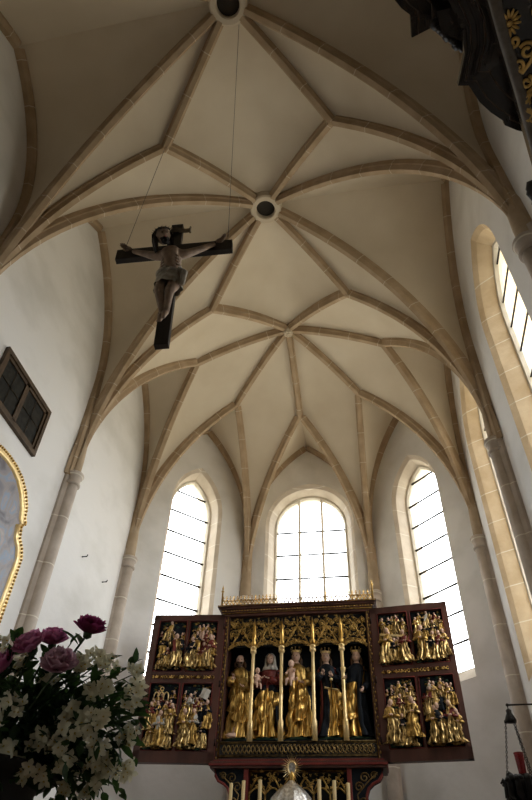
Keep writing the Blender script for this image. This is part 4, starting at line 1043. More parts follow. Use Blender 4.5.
for o in (0, 0.3): tube(bm, [hc + Rh @ (V(0.82 * math.cos(a), 0.95 * math.sin(a), 0.42 + 0.06 * math.sin(5 * a + o * 9)) * 0.125) for a in [2 * PI * i / 30 for i in range(30)]], 0.010, 5, closed=True)
for i in range(16):
    a = 2 * PI * i / 16; b0 = hc + Rh @ (V(0.84 * math.cos(a), 0.97 * math.sin(a), 0.42) * 0.125)
    tube(bm, [b0, b0 + Rh @ V(math.cos(a + .5), math.sin(a + .5), 0.5) * 0.035], [0.006, 0.001], 4)
obj('thorn_crown', tf(bm), M_blackwood, cru, recalc=False)
bm = bmesh.new()
rows = []
for i in range(11):
    t = i / 10; row = []
    for j in range(36):
        th = 2 * PI * j / 36
        rx = lerp(0.145, 0.175, t) * (1 + 0.07 * math.sin(9 * th + 4 * t)); ry = lerp(0.125, 0.145, t) * (1 + 0.07 * math.sin(9 * th + 4 * t))
        row.append(V(0.03 + rx * math.sin(th), -0.14 - ry * math.cos(th), -0.80 - 0.26 * t - 0.03 * math.sin(2 * th) * t))
    rows.append(row)
grid(bm, rows, closed_u=True)
for k in range(5): tube(bm, [(.17, -.20 - .012 * k, -.84 + .01 * k), (.21 + .01 * k, -.21 - .012 * k, -.92), (.19 + .012 * k, -.20 - .01 * k, -1.08 - .02 * k)], [.03, .035, .012], 7)
tube(bm, [(0.03 + 0.155 * math.sin(a), -0.14 - 0.135 * math.cos(a), -0.80 - 0.02 * math.sin(a)) for a in [2 * PI * i / 24 for i in range(24)]], 0.022, 6, closed=True)
obj('loincloth', tf(bm), M_cloth, cru, recalc=False)
a = MC @ V(-0.70, 0, 0.135); b_ = MC @ V(0.72, 0, 0.135)
for p, e in ((a, V(-1.47, -5.03, JH + 0.02)), (b_, V(0.12, -6.52, 11.10 + EYE))):
    bm = bmesh.new(); tube(bm, [p, e], 0.004, 5); obj('hanging_wire', bm, M_wire, cru)

# ------------------------------------------------------------------ canopy above the viewer on the right
M_ebony = noise_mat('black_polished_wood', (0.010, 0.008, 0.007), (0.028, 0.022, 0.018), 5, 0.22, spec=0.6)
M_lip2 = noise_mat('edge_highlight_brown', (0.045, 0.031, 0.022), (0.085, 0.06, 0.042), 9, 0.3)  # brown lips painted in for highlights along the black mouldings
can = thing('carved_canopy', 'black carved canopy with gilt scrollwork jutting out high from the right wall', 'canopy', (3.58, -8.0, 5.4))
def slab(bm, outline, z, th, mi=0):
    lo = [bm.verts.new((x, y, z)) for x, y in outline]; hi = [bm.verts.new((x, y, z + th)) for x, y in outline]
    n = len(lo); bm.faces.new(lo).material_index = mi; bm.faces.new(hi).material_index = mi
    for i in range(n): bm.faces.new((lo[i], lo[(i + 1) % n], hi[(i + 1) % n], hi[i])).material_index = mi
def shrink(outl, f, c=(3.3, -8.6)): return [(c[0] + (x - c[0]) * f, c[1] + (y - c[1]) * f) for x, y in outl]
PA = [(2.2, -9.3), (1.72, -8.5), (1.77, -8.27), (1.83, -8.11), (1.87, -8.04), (1.94, -7.95), (2.0, -7.9), (2.01, -7.76), (2.17, -7.81), (2.29, -7.85), (2.6, -7.7), (3.58, -7.7), (3.58, -9.3)]
PBo = [(2.4, -9.2), (2.02, -8.55), (2.11, -8.23), (2.16, -8.07), (2.21, -7.98), (2.26, -7.88), (2.28, -7.74), (2.25, -7.56), (2.32, -7.55), (2.4, -7.43), (2.48, -7.35), (2.57, -7.28), (2.58, -7.25), (2.67, -7.2), (2.95, -7.1), (3.58, -7.1), (3.58, -9.2)]
PL_ = [(2.08, -8.7), (2.22, -8.35), (2.33, -8.1), (2.42, -7.86), (2.55, -7.54), (2.71, -7.12), (2.88, -6.68), (3.58, -6.6), (3.58, -9.0), (2.3, -9.0)]
for nm_, pl_, z in (('upper_cornice', PA, 4.72), ('lower_cornice', PBo, 4.27)):
    bm = bmesh.new()
    for k, (f, dz, th) in enumerate(((1.0, 0.0, 0.05), (0.982, -0.02, 0.03), (0.968, -0.035, 0.02), (0.961, -0.045, 0.02), (0.935, -0.065, 0.03), (0.925, -0.08, 0.03), (0.905, -0.10, 0.03), (0.897, -0.11, 0.02), (0.87, -0.13, 0.03), (0.85, -0.15, 0.03))):
        slab(bm, shrink(pl_, f), z + dz + EYE, th, 1 if k in (2, 6) else 0)
    obj(nm_, bm, [M_ebony, M_lip2], can)
bm = bmesh.new(); slab(bm, shrink(PBo, 0.90), 4.29 + EYE, 0.42); slab(bm, [(2.12, -7.98), (2.15, -7.86), (2.27, -7.79), (2.45, -7.72), (2.62, -8.0)], 4.40 + EYE, 0.30); obj('frieze', bm, M_ebony, can)
bm = bmesh.new(); slab(bm, PL_, 4.0 + EYE, 0.13); sof = obj('soffit_board', bm, M_ebony, can)
bm = bmesh.new()
edge = [(2.2, -8.42), (2.36, -8.1), (2.45, -7.86), (2.58, -7.54), (2.74, -7.12), (2.9, -6.72)]
tube(bm, [(x + 0.005, y, 3.995 + EYE) for x, y in edge], 0.034, 8, flat=0.8)
obj('edge_fillet', bm, noise_mat('grey_worn_fillet', (0.09, 0.08, 0.065), (0.15, 0.13, 0.11), 14, 0.5), sof)
zz_ = 3.985 + EYE
def sc2(pts, r0, bm): tube(bm, [(x, y, zz_) for x, y in pts], r0, 6)
def spiral(bm, x, y, r, a0, turns, r0=0.010, sg=1):
    n = int(turns * 14)
    sc2([(x + r * (1 - 0.75 * i / n) * math.cos(a0 + sg * 2 * PI * turns * i / n), y + r * (1 - 0.75 * i / n) * math.sin(a0 + sg * 2 * PI * turns * i / n)) for i in range(n + 1)], r0, bm)
def scrollpart(fn):
    bm = bmesh.new(); fn(bm); obj('gilt_scroll', bm, M_scroll, sof)
M_scroll = noise_mat('scroll_gilding', (0.42, 0.27, 0.08), (0.80, 0.56, 0.20), 12, 0.4, metal=0.6)
for a in ((2.58, -7.80, 0.050, 3.6, 1.3, 1), (2.535, -7.72, 0.040, 1.0, 1.2, -1), (2.68, -7.52, 0.055, 2.5, 1.4, 1), (2.70, -7.36, 0.05, 0.6, 1.3, -1), (2.62, -8.0, 0.05, 0.2, 1.3, -1), (2.73, -7.70, 0.06, 2.0, 1.3, 1), (2.82, -7.25, 0.05, 3.0, 1.3, 1), (2.52, -8.2, 0.06, 4.0, 1.3, 1), (2.60, -7.62, 0.038, 5.0, 1.2, 1), (2.66, -7.90, 0.04, 1.0, 1.2, 1), (2.50, -7.86, 0.03, 2.0, 1.1, -1)):
    scrollpart(lambda bm: spiral(bm, a[0], a[1], a[2], a[3], a[4], 0.011, a[5]))
for p_ in ([(2.49, -7.78), (2.515, -7.71), (2.57, -7.68), (2.61, -7.74), (2.625, -7.81)], [(2.515, -7.70), (2.555, -7.60), (2.595, -7.52), (2.63, -7.56)], [(2.595, -7.53), (2.64, -7.58), (2.71, -7.60), (2.77, -7.56)]):
    scrollpart(lambda bm: sc2(p_, 0.013, bm))
bm = bmesh.new()
ps_ = [(lerp(2.59, 2.84, i / 19) + 0.02 * math.sin(i * 2.1), lerp(-7.54, -6.98, i / 19)) for i in range(20)]
tube(bm, [(x, y, zz_) for x, y in ps_], [0.012 + 0.010 * (i % 2) for i in range(20)], 6); obj('gilt_rim', bm, M_scroll, sof)
bm = bmesh.new()
for i in range(14):
    a = 2 * PI * i / 14; r1 = 0.07 if i % 2 else 0.058
    ball(bm, (2.46 + 0.042 * math.cos(a), -7.96 + 0.042 * math.sin(a) * 1.2, zz_), 0.03, 1, 0, (1.0, 0.32, 0.4), Matrix.Rotation(a, 3, 'Z'))
ball(bm, (2.46, -7.96, zz_ - 0.004), 0.018, 2)
obj('gilt_rosette', bm, M_scroll, sof)
bm = bmesh.new(); r = random.Random(2)              # leafy carving between the two cornices
for i in range(16):
    t = i / 15; ball(bm, (lerp(2.13, 2.30, t), lerp(-7.88, -7.72, t), 4.47 + EYE + r.uniform(-.04, .04)), r.uniform(.022, .042), 1, 0, (1, 1, 1.3))
obj('leaf_carving', bm, M_blackwood, can)
bm = bmesh.new()
for i in range(14):
    t = i / 13; ball(bm, (lerp(2.70, 2.80, t) + r.uniform(-.01, .01), lerp(-6.98, -6.72, t), 3.85 + EYE - 0.10 * math.sin(PI * t) + r.uniform(-.02, .02)), r.uniform(.04, .06), 1, 0, (1, 1, 1.2))
obj('carved_pendant', bm, M_blackwood, can)

# ------------------------------------------------------------------ sanctuary lamp and its bracket
LX, LY = 2.735, -1.74
M_redglass, nt, b = nodes_of('ruby_glass')
b.inputs['Base Color'].default_value = (0.42, 0.02, 0.025, 1); b.inputs['Roughness'].default_value = 0.12; b.inputs['Transmission Weight'].default_value = 0.55
bm = bmesh.new(); tube(bm, [(LX, LY, 2.215 + EYE), (3.60, LY, 2.225 + EYE)], 0.011, 8)
ball(bm, (LX, LY, 2.215 + EYE), 0.02, 1); lathe(bm, [(0.05, 0), (0.05, 0.01)], (0, 0, 0), 12)
for v in bm.verts:
    if v.co.length < 0.1: v.co = V(3.59 + v.co.z, LY + v.co.x, 2.225 + EYE + v.co.y)
tag(obj('wall_bracket', bm, M_iron), 'thin dark iron rod sticking out of the right wall above the red lamp', 'bracket')
lamp = thing('sanctuary_lamp', 'hanging dark metal lamp with red glass cup on three chains', 'lamp', (LX, LY, 1.3 + EYE))
bm = bmesh.new()
tube(bm, [(LX, LY, 2.21 + EYE), (LX, LY, 2.17 + EYE)], 0.008, 6)
lathe(bm, [(0.012, 2.175), (0.03, 2.16), (0.028, 2.13), (0.045, 2.10), (0.062, 2.06), (0.055, 2.04), (0.02, 2.035)], (LX, LY, EYE), 14)
for k in range(3): a = 2 * PI * k / 3 + 2.7; ball(bm, (LX + 0.055 * math.cos(a), LY + 0.055 * math.sin(a), 2.055 + EYE), 0.022, 1)
obj('chain_cap', bm, M_iron, lamp)
for k in range(3):
    a = 2 * PI * k / 3 + 3.0
    p0 = V(LX + 0.055 * math.cos(a), LY + 0.055 * math.sin(a), 2.05 + EYE); p1 = V(LX + 0.165 * math.cos(a), LY + 0.165 * math.sin(a), 1.50 + EYE)
    bm = bmesh.new(); nl = 24
    for i in range(nl):
        c0, c1 = lerp(p0, p1, i / nl), lerp(p0, p1, (i + 1.25) / nl); m = (c0 + c1) / 2; d = (c1 - c0) / 2
        u, w = frame_axes(d); s = u if i % 2 else w
        tube(bm, [m + d * math.cos(t) + s * 0.009 * math.sin(t) for t in [2 * PI * j / 8 for j in range(8)]], 0.0038, 4, closed=True)
    obj('chain', bm, M_iron, lamp)
bm = bmesh.new(); c = (LX, LY, EYE)
lathe(bm, [(0.005, 1.10), (0.03, 1.13), (0.015, 1.16), (0.05, 1.20), (0.12, 1.27), (0.165, 1.36), (0.15, 1.42), (0.17, 1.46), (0.155, 1.48), (0.06, 1.47), (0.05, 1.53), (0.06, 1.55)], c, 24, wob=lambda a, z: 1 + 0.06 * math.sin(8 * a))
obj('lamp_bowl', bm, M_iron, lamp)
bm = bmesh.new(); r = random.Random(9)
for k in range(12):
    a = 2 * PI * k / 12; d = V(math.cos(a), math.sin(a), 0)
    tube(bm, [V(*c) + d * 0.13 + V(0, 0, 1.28), V(*c) + d * 0.19 + V(0, 0, 1.36), V(*c) + d * 0.185 + V(0, 0, 1.46), V(*c) + d * 0.215 + V(0, 0, 1.50), V(*c) + d * 0.235 + V(0, 0, 1.47)], [.03, .036, .03, .024, .012], 6)
    ball(bm, V(*c) + d * (0.12 + r.uniform(-.02, .05)) + V(0, 0, 1.47 + r.uniform(0, .07)), r.uniform(.03, .055), 1, 0, (1, 1, 1.1)); ball(bm, V(*c) + d * 0.15 + V(0, 0, 1.24), 0.035, 1)
obj('leaf_ornament', bm, M_iron, lamp)
bm = bmesh.new(); lathe(bm, [(0.038, 1.545), (0.040, 1.56), (0.047, 1.735), (0.052, 1.745), (0.049, 1.75), (0.043, 1.735), (0.035, 1.565)], c, 20); obj('glass_cup', bm, M_redglass, lamp, label='red glass cup')

# ------------------------------------------------------------------ left wall: painting, oratory window, hooks
M_paint, nt, b = nodes_of('old_painting')
N, L = nt.nodes, nt.links
tc = N.new('ShaderNodeTexCoord'); nz = N.new('ShaderNodeTexNoise'); nz.inputs['Scale'].default_value = 2.3; nz.inputs['Detail'].default_value = 4; nz.inputs['Distortion'].default_value = 1.2
rmp = N.new('ShaderNodeValToRGB'); e = rmp.color_ramp.elements
e[0].position = 0.28; e[0].color = (0.07, 0.06, 0.07, 1); e[1].position = 0.75; e[1].color = (0.45, 0.42, 0.40, 1)
for p, cc in ((0.42, (0.20, 0.19, 0.21, 1)), (0.50, (0.28, 0.25, 0.24, 1)), (0.57, (0.20, 0.27, 0.38, 1)), (0.63, (0.33, 0.28, 0.27, 1))): x = e.new(p); x.color = cc
L.new(tc.outputs['Object'], nz.inputs['Vector']); L.new(nz.outputs['Fac'], rmp.inputs['Fac']); L.new(rmp.outputs['Color'], b.inputs['Base Color']); b.inputs['Roughness'].default_value = 0.45
PYC = -3.15
def paint_outline(g):                               # (y offset, z): g = inset
    half = [(1.10 - g, 1.9 + g), (1.10 - g, 4.20 - g * .5), (1.02 - g, 4.33 - g * .5), (0.90 - g, 4.42 - g * .5), (0.84 - g, 4.58 - g * .3), (0.92 - g, 4.66 - g * .5), (0.86 - g, 4.72 - g * .5), (0.80 - g, 4.90 - g * .8), (0.66 - g * .9, 5.06 - g), (0.45 - g * .6, 5.18 - g), (0.22 - g * .3, 5.235 - g), (0, 5.25 - g)]
    return half + [(-y, z) for y, z in reversed(half[:-1])]
pic = thing('framed_painting', 'large arched painting in a gilt shouldered frame on the left wall', 'painting', (-3.58, PYC, 1.9 + EYE))
def px_(y, z, d): return V(-WALL + d, PYC + y, z + EYE)
bm = bmesh.new()
grid(bm, [[px_(y, z, d) for y, z in paint_outline(g)] for g, d in ((0.0, 0.0), (0.0, 0.05), (0.02, 0.085), (0.045, 0.06), (0.065, 0.055), (0.085, 0.075), (0.11, 0.055), (0.13, 0.03))], closed_u=True)
fr = obj('gilt_frame', bm, M_bright, pic, recalc=True)
bm = bmesh.new()
ol = [px_(y, z, 0.075) for y, z in paint_outline(0.03)]
per = resample(ol + [ol[0]], 190)
for p in per: ball(bm, p, 0.021, 1)
obj('carved_beading', bm, M_gold, fr)
bm = bmesh.new(); bm.faces.new([bm.verts.new(px_(y, z, 0.035)) for y, z in paint_outline(0.12)]); obj('canvas', bm, M_paint, pic)
M_owood = noise_mat('brown_window_wood', (0.055, 0.034, 0.018), (0.095, 0.06, 0.033), 8, 0.5)
M_dpane = noise_mat('dark_leaded_glass', (0.006, 0.007, 0.0065), (0.018, 0.019, 0.017), 14, 0.4, spec=0.2, lo=.4, hi=.6)
WY0, WY1, WZ0, WZ1 = -4.06, -2.60, 5.64 + EYE, 6.57 + EYE
bm = bmesh.new(); x0, x1 = -WALL - 0.02, -WALL + 0.06; fw = 0.075
for a, b_ in (((x0, WY0, WZ0), (x1, WY1, WZ0 + fw)), ((x0, WY0, WZ1 - fw), (x1, WY1, WZ1)), ((x0, WY0, WZ0 + fw), (x1, WY0 + fw, WZ1 - fw)), ((x0, WY1 - fw, WZ0 + fw), (x1, WY1, WZ1 - fw))): box(bm, a, b_, 0, 0.006)
ow = obj('window_8', bm, M_owood, kind='structure')
ym = (WY0 + WY1) / 2
for s, (ya, yb) in enumerate(((WY0 + fw, ym), (ym, WY1 - fw))):
    bm = bmesh.new(); sw = 0.05; xa, xb = -WALL + 0.0, -WALL + 0.035
    for a, b_ in (((xa, ya, WZ0 + fw), (xb, yb, WZ0 + fw + sw)), ((xa, ya, WZ1 - fw - sw), (xb, yb, WZ1 - fw)), ((xa, ya, WZ0 + fw), (xb, ya + sw, WZ1 - fw)), ((xa, yb - sw, WZ0 + fw), (xb, yb, WZ1 - fw))): box(bm, a, b_, 0, 0.004)
    sash = obj('sash', bm, M_owood if s else M_owood, ow)
    bm = bmesh.new(); tube(bm, [(xb - 0.012, (ya + yb) / 2, WZ0 + fw), (xb - 0.012, (ya + yb) / 2, WZ1 - fw)], 0.006, 4); tube(bm, [(xb - 0.012, ya, (WZ0 + WZ1) / 2), (xb - 0.012, yb, (WZ0 + WZ1) / 2)], 0.006, 4); obj('glazing_bar', bm, M_owood, sash)
    bm = bmesh.new(); box(bm, (-WALL + 0.005, ya + 0.01, WZ0 + fw + 0.01), (-WALL + 0.012, yb - 0.01, WZ1 - fw - 0.01)); obj('pane', bm, M_dpane, sash)
for y, z, l in ((-0.30, 5.21, 'small dark iron hook on the white left wall, the higher of two in the photo'), (0.67, 5.22, 'small dark iron hook on the white left wall, nearer to the tall left window')):
    bm = bmesh.new(); tube(bm, [(-WALL, y, z + EYE), (-WALL + 0.09, y, z + EYE), (-WALL + 0.10, y, z + EYE + 0.035)], 0.012, 6); tag(obj('wall_hook', bm, M_iron), l, 'hook')

# ------------------------------------------------------------------ bouquet on a stand, close on the left
M_leaf = noise_mat('dark_green_leaf', (0.012, 0.030, 0.010), (0.035, 0.070, 0.022), 22, 0.55)
M_stem = noise_mat('green_stem', (0.03, 0.055, 0.02), (0.05, 0.08, 0.03), 20, 0.6)
M_white = noise_mat('cream_white_petal', (0.74, 0.72, 0.55), (0.86, 0.84, 0.68), 40, 0.6)
M_yel = noise_mat('yellow_stamen', (0.5, 0.36, 0.06), (0.6, 0.45, 0.1), 40, 0.6)
M_pe = {'dark magenta': noise_mat('dark_magenta_petal', (0.20, 0.03, 0.10), (0.36, 0.08, 0.19), 30, 0.55),
        'magenta': noise_mat('magenta_petal', (0.50, 0.17, 0.33), (0.68, 0.32, 0.50), 30, 0.55),
        'pink': noise_mat('rose_pink_petal', (0.52, 0.22, 0.37), (0.70, 0.38, 0.53), 30, 0.55),
        'pale': noise_mat('pale_mauve_petal', (0.48, 0.30, 0.36), (0.60, 0.42, 0.46), 30, 0.55)}
M_vase = noise_mat('dark_bronze', (0.008, 0.008, 0.008), (0.016, 0.015, 0.014), 9, 0.6, spec=0.3)
thin(M_leaf, 0.3, (0.06, 0.13, 0.03)); thin(M_white, 0.5, (0.85, 0.82, 0.62))
for k_, c_ in (('dark magenta', (0.42, 0.07, 0.22)), ('magenta', (0.66, 0.22, 0.44)), ('pink', (0.66, 0.26, 0.44)), ('pale', (0.72, 0.46, 0.56))): thin(M_pe[k_], 0.55, c_)
VC = V(-0.06, -6.93, EYE)
st_ = thing('flower_stand', 'dark wooden stand carrying the vase of peonies', 'stand', (VC.x, VC.y, 0.0))
bm = bmesh.new(); box(bm, (VC.x - .22, VC.y - .22, 0.0), (VC.x + .22, VC.y + .22, 0.08), 0, 0.01); box(bm, (VC.x - .15, VC.y - .15, 0.08), (VC.x + .15, VC.y + .15, 1.30), 0, 0.01); obj('pillar', bm, M_blackwood, st_)
bm = bmesh.new(); box(bm, (VC.x - .24, VC.y - .24, 1.30), (VC.x + .24, VC.y + .24, 1.36), 0, 0.01); obj('stand_top', bm, M_blackwood, st_)
vs_ = thing('vase', 'wide dark bronze vase holding peonies and white blossom', 'vase', (VC.x, VC.y, 1.36))
bm = bmesh.new(); lathe(bm, [(0.12, -0.04), (0.13, -0.02), (0.09, 0.02), (0.16, 0.12), (0.21, 0.24), (0.215, 0.36), (0.22, 0.43), (0.27, 0.46), (0.30, 0.475), (0.295, 0.485), (0.22, 0.45), (0.02, 0.40)], VC, 32); obj('vase_body', bm, M_vase, vs_)
bm = bmesh.new()
tube(bm, [VC + V(0.217 * math.cos(a), 0.217 * math.sin(a), 0.34) for a in [2 * PI * k / 48 for k in range(48)]], [0.012 + 0.005 * (k % 2) for k in range(48)], 6, closed=True)
obj('raised_band', bm, M_vase, vs_)
def leaf(bm, p, d, n, L_, w, mi=0, bend=0.25):
    d = d.normalized(); s = d.cross(n)
    if s.length < 1e-4: s = d.cross(V(0.3, 0.7, 0.2))
    s.normalize(); n = s.cross(d)
    rows = []
    for t, ww in ((0, .06), (.2, .7), (.45, 1.0), (.7, .78), (.88, .4), (1, .03)):
        c = p + d * L_ * t - n * L_ * bend * t * t
        rows.append([c - s * w * ww + n * w * 0.25 * ww, c, c + s * w * ww + n * w * 0.25 * ww])
    grid(bm, rows, mi)
def rv(r): return V(r.uniform(-1, 1), r.uniform(-1, 1), r.uniform(-1, 1))
def blossom(bm, p, d, R, r):
    """mock-orange flower: four cupped petals and a yellow heart"""
    d = d.normalized(); u, w = frame_axes(d); a0 = r.uniform(0, 3)
    for k in range(4):
        a = a0 + k * PI / 2 + r.uniform(-.15, .15); o = u * math.cos(a) + w * math.sin(a); s = d.cross(o)
        rows = []
        for t, ww in ((.05, .2), (.30, .62), (.6, .74), (.85, .45), (1.05, .06)):
            c = p + o * R * t + d * R * (0.30 * t * t + 0.05); rows.append([c - s * R * .52 * ww + d * R * .10 * ww, c, c + s * R * .52 * ww + d * R * .10 * ww])
        grid(bm, rows, 0)
    for k in range(5): ball(bm, p + d * R * 0.16 + rv(r) * R * 0.10, R * 0.085, 1, 1)
def bez(a, b_, lift, n=8): return [lerp(a, b_, i / n) + V(0, 0, lift * math.sin(PI * i / n)) for i in range(n + 1)]
MID = VC + V(0.02, -0.02, 0.42)
def peony(p, R, key, label, d, seed):
    r = random.Random(seed); p = V(*p) + V(0, 0, EYE); d = V(*d).normalized()
    t = thing('peony', label, 'flower', MID, group='peonies in the vase')
    bm = bmesh.new(); u, w = frame_axes(d)
    for ring, (n, el, ln, wd_, cup) in enumerate(((9, 0.15, 1.0, .50, .35), (9, 0.45, .98, .48, .45), (8, 0.75, .90, .42, .45), (8, 1.0, .80, .36, .4), (7, 1.2, .72, .30, .35), (7, 1.38, .66, .26, .3))):
        for k in range(n):
            a = 2 * PI * k / n + ring * 0.4 + r.uniform(-.2, .2); o = u * math.cos(a) + w * math.sin(a); e_ = el + r.uniform(-.12, .12)
            dr = o * math.cos(e_) + d * math.sin(e_); nrm = d * math.cos(e_) - o * math.sin(e_); s = dr.cross(nrm)
            rows = []
            for tt, ww in ((0, .15), (.3, .65), (.6, 1.0), (.85, .95), (1.0, .65)):
                c = p - d * R * .35 + dr * R * ln * tt * 1.05 + nrm * R * cup * tt * tt
                rows.append([c + s * R * wd_ * ww * f - nrm * R * (0.0 if abs(f) < .5 else -.12) * ww + dr * R * (0.07 * r.uniform(-1, 1) if tt == 1.0 else 0) for f in (-1, -.5, 0, .5, 1)])
            grid(bm, rows, 0)
    obj('petals', bm, M_pe[key], t, recalc=False)
    bm = bmesh.new(); tube(bm, bez(MID, p - d * R * .35, 0.0), 0.0045, 6); ball(bm, p - d * R * .4, R * .3, 1); obj('stem', bm, M_stem, t, recalc=False)
    for k in range(6):
        bm = bmesh.new(); q_ = lerp(MID, p - d * R * .4, r.uniform(.6, .95)); leaf(bm, q_, (rv(r) + V(0, 0, .3)), V(0, 0, 1), r.uniform(.06, .10), r.uniform(.012, .02)); obj('leaf', bm, M_leaf, t, recalc=False)
peony((0.319, -7.08, 0.915), 0.062, 'dark magenta', 'dark magenta peony standing highest and alone at the right of the bouquet', (.25, -.3, 1), 1)
peony((0.170, -7.06, 0.885), 0.058, 'magenta', 'magenta peony behind the rose-pink one at the top of the bouquet', (.1, -.5, .8), 2)
peony((0.145, -7.158, 0.825), 0.062, 'pink', 'rose-pink peony in front of the magenta one near the top', (-.2, -.7, .6), 3)
peony((0.262, -7.135, 0.765), 0.064, 'pale', 'pale mauve peony in the middle, below the dark magenta one', (.3, -.7, .6), 4)
peony((0.035, -7.122, 0.770), 0.058, 'pink', 'rose-pink peony cut by the left edge of the photo', (-.4, -.7, .4), 5)
SPR = {
'top': [(0.361, -7.001, 0.818), (0.392, -6.999, 0.807), (0.332, -7.004, 0.835)],
'left': [(0.111, -7.094, 0.781), (0.051, -7.154, 0.819), (0.071, -7.065, 0.771)],
'pale': [(0.193, -7.038, 0.756), (0.32, -7.057, 0.788), (0.301, -7.051, 0.773)],
'mid': [(0.382, -7.031, 0.707), (0.398, -7.013, 0.728), (0.352, -7.024, 0.7)],
'right': [(0.489, -6.964, 0.727), (0.482, -6.94, 0.694), (0.499, -7.001, 0.772)],
'c1': [(0.253, -7.001, 0.63), (0.325, -6.993, 0.626), (0.296, -7.011, 0.636)],
'c2': [(0.358, -6.998, 0.591), (0.32, -7.048, 0.564), (0.41, -7.051, 0.599), (0.428, -7.02, 0.607)],
'c3': [(0.225, -7.024, 0.553), (0.188, -7.015, 0.551), (0.242, -6.996, 0.546)],
'c4': [(0.304, -7.037, 0.508), (0.289, -6.97, 0.497)],
'r1': [(0.382, -6.882, 0.535), (0.396, -6.877, 0.513), (0.382, -6.942, 0.539)],
'r2': [(0.437, -6.803, 0.514), (0.459, -6.824, 0.496), (0.448, -6.843, 0.611), (0.436, -6.828, 0.585)],
'b1': [(0.412, -6.875, 0.49), (0.362, -6.925, 0.502), (0.305, -6.863, 0.497)],
'b2': [(0.37, -6.886, 0.452), (0.335, -6.844, 0.438), (0.255, -6.872, 0.446), (0.278, -6.886, 0.425)],
'b3': [(0.189, -7.036, 0.478), (0.162, -6.999, 0.456), (0.233, -6.992, 0.444)],
'l1': [(0.119, -7.091, 0.635), (0.063, -7.066, 0.614), (0.078, -7.052, 0.662)],
'l2': [(0.134, -7.08, 0.512), (0.115, -7.087, 0.515)]}
SLAB = {'top': 'white mock-orange spray just below the dark magenta peony', 'left': 'white mock-orange spray under the rose-pink peony at the left', 'pale': 'white mock-orange spray touching the pale mauve peony',
 'mid': 'white mock-orange spray in the upper right of the bouquet, above the centre', 'right': 'white mock-orange spray at the far right tip, before the altarpiece wing', 'c1': 'white mock-orange spray at the heart of the bouquet',
 'c2': 'four-clustered white mock-orange spray right of the bouquet centre', 'c3': 'white mock-orange spray left of the bouquet centre', 'c4': 'small white mock-orange spray below the bouquet centre', 'r1': 'white mock-orange spray low on the right of the bouquet',
 'r2': 'white mock-orange spray with dangling clusters at the lower right edge', 'b1': 'white mock-orange spray hanging near the bottom right', 'b2': 'lowest white mock-orange spray, hanging under the bouquet', 'b3': 'white mock-orange spray resting on the vase rim',
 'l1': 'sparse white mock-orange spray at the left edge, mid height', 'l2': 'small white mock-orange spray at the left edge above the vase'}
OUTC = V(0.18, -6.95, 0.62 + EYE)
for si, (key, pts) in enumerate(SPR.items()):
    r = random.Random(100 + si)
    t = thing('mock_orange_spray', SLAB[key], 'flower spray', MID, group='white blossom sprays in the vase')
    bs, bl = bmesh.new(), bmesh.new()
    for p in pts:
        p = V(*p) + V(0, 0, EYE)
        tube(bs, bez(MID, p, 0.05), [0.004] * 6 + [0.003, 0.0025, 0.002], 5)
        bm = bmesh.new()
        for k in range(5):
            q_ = p + rv(r) * 0.024 + V(0.006, -0.018, 0); blossom(bm, q_, (q_ - OUTC).normalized() + rv(r) * 0.5 + V(0.2, -0.8, -0.1), r.uniform(.019, .027), r)
        obj('blossom', bm, [M_white, M_yel], t, recalc=False)
        for k in range(7):
            f = r.uniform(.45, 1.0); q_ = lerp(MID, p, f) + V(0, 0, 0.05 * math.sin(PI * f)) + rv(r) * 0.012
            leaf(bl, q_, (p - MID).normalized() * 0.5 + rv(r) * 0.8, V(0, 0, 1), r.uniform(.04, .065), r.uniform(.011, .017))
    obj('stem', bs, M_stem, t, recalc=False); obj('leaves', bl, M_leaf, t, recalc=False)
LB = [('tall leafy green sprig standing up at the left of the peonies', (0.079, -7.155, 0.872), .10, 26), ('bright young leafy sprig sticking out at the right of the bouquet', (0.49, -7.0, 0.81), .07, 18),
      ('dark leafy branch filling the upper left of the bouquet', (0.12, -7.02, 0.69), .13, 240), ('dark leafy branch filling the right of the bouquet', (0.35, -6.96, 0.65), .11, 150), ('dark leafy branch filling the middle of the bouquet', (0.24, -6.97, 0.62), .14, 240),
      ('dark leafy branch filling the lower left above the vase', (0.08, -6.99, 0.57), .13, 260), ('dark leafy branch drooping at the lower right', (0.30, -6.89, 0.52), .12, 150), ('dark leaf pair rising between the magenta peonies', (0.265, -7.09, 0.855), .06, 14), ('dark leafy branch at the far right below the young sprig', (0.44, -6.93, 0.70), .06, 45)]
for si, (lab, p, R, n) in enumerate(LB):
    r = random.Random(300 + si); p = V(*p) + V(0, 0, EYE)
    t = thing('leafy_branch', lab, 'branch', MID, group='leafy branches in the vase')
    bm = bmesh.new(); tube(bm, bez(MID, p, 0.03), [.005] * 5 + [.004, .003, .0025, .002], 5); obj('stem', bm, M_stem, t, recalc=False)
    bm = bmesh.new(); small = n < 30
    for k in range(n):
        if small: f = r.uniform(.55, 1.0); q_ = lerp(MID, p, f) + V(0, 0, .03 * math.sin(PI * f)); d = (p - MID).normalized() + rv(r) * .7
        else: q_ = p + rv(r) * R + V(-0.01, 0.07, 0.0); d = (q_ - OUTC) * 4 + rv(r) * .8
        leaf(bm, q_, d, V(0, 0, 1) + rv(r) * .5, r.uniform(.04, .07), r.uniform(.011, .018))
    obj('leaves', bm, M_leaf, t, recalc=False)
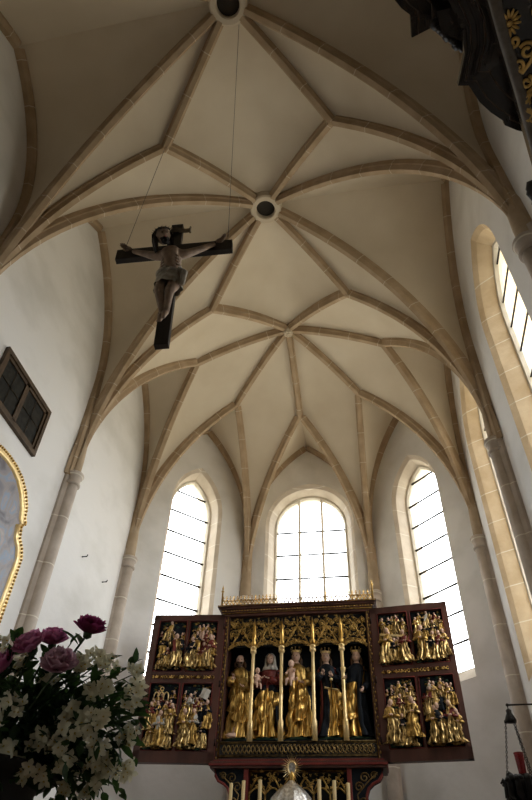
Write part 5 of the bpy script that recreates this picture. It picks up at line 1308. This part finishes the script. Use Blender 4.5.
# ------------------------------------------------------------------ daylight and camera
wd = bpy.data.worlds.new('overcast_sky'); SC.world = wd; wd.use_nodes = True
wn = wd.node_tree; bg = wn.nodes['Background']
bg.inputs[0].default_value = (0.95, 0.975, 1.0, 1); bg.inputs[1].default_value = 10.2
tcw = wn.nodes.new('ShaderNodeTexCoord'); spw = wn.nodes.new('ShaderNodeSeparateXYZ'); rw = wn.nodes.new('ShaderNodeValToRGB')
mw = wn.nodes.new('ShaderNodeMapRange'); mw.inputs['From Min'].default_value = -1; mw.inputs['From Max'].default_value = 1
wn.links.new(tcw.outputs['Generated'], spw.inputs[0]); wn.links.new(spw.outputs['Z'], mw.inputs['Value']); wn.links.new(mw.outputs['Result'], rw.inputs['Fac'])
ew = rw.color_ramp.elements; ew[0].position = 0.46; ew[0].color = (0.40, 0.37, 0.30, 1); ew[1].position = 0.54; ew[1].color = (0.95, 0.975, 1.0, 1)
wn.links.new(rw.outputs['Color'], bg.inputs[0])
for i, (w, c, wi, zai, zb, dep) in enumerate(PORTALS):
    ld = bpy.data.lights.new('window_daylight', 'AREA'); ld.shape = 'RECTANGLE'
    ld.size = 2 * wi + 0.1; ld.size_y = zai - zb + 0.1
    try: ld.cycles.is_portal = True
    except Exception: pass
    lo = bpy.data.objects.new('window_daylight', ld); COL.objects.link(lo)
    lo.location = w.P(c, (zai + zb) / 2, dep + 0.10)
    zax = w.n; yax = V(0, 0, 1); xax = yax.cross(zax)     # light shines along -Z, into the room
    lo.rotation_euler = Matrix((xax, yax, zax)).transposed().to_euler()
cam = bpy.data.cameras.new('camera'); co = bpy.data.objects.new('camera', cam); COL.objects.link(co)
cam.sensor_fit = 'VERTICAL'; cam.sensor_height = 23.6; cam.lens = 598.27 * 23.6 / 800
pit, yaw, rol = 0.7636031, -0.1986020, 0.0441712
fw = V(math.sin(yaw) * math.cos(pit), math.cos(yaw) * math.cos(pit), math.sin(pit))
rt = V(math.cos(yaw), -math.sin(yaw), 0); up = rt.cross(fw)
r2 = rt * math.cos(rol) + up * math.sin(rol); u2 = -rt * math.sin(rol) + up * math.cos(rol)
co.matrix_world = Matrix.Translation(V(1.37048, -9.14615, EYE)) @ Matrix((r2, u2, -fw)).transposed().to_4x4()
cam.clip_start = 0.05
SC.camera = co
SC.view_settings.view_transform = 'Standard'; SC.view_settings.look = 'None'
SC.view_settings.exposure = 0.0; SC.view_settings.gamma = 1.0
SC.cycles.use_denoising = True
SC.cycles.max_bounces = 12; SC.cycles.diffuse_bounces = 8; SC.cycles.glossy_bounces = 4; SC.cycles.transparent_max_bounces = 12
SC.cycles.sample_clamp_indirect = 8.0
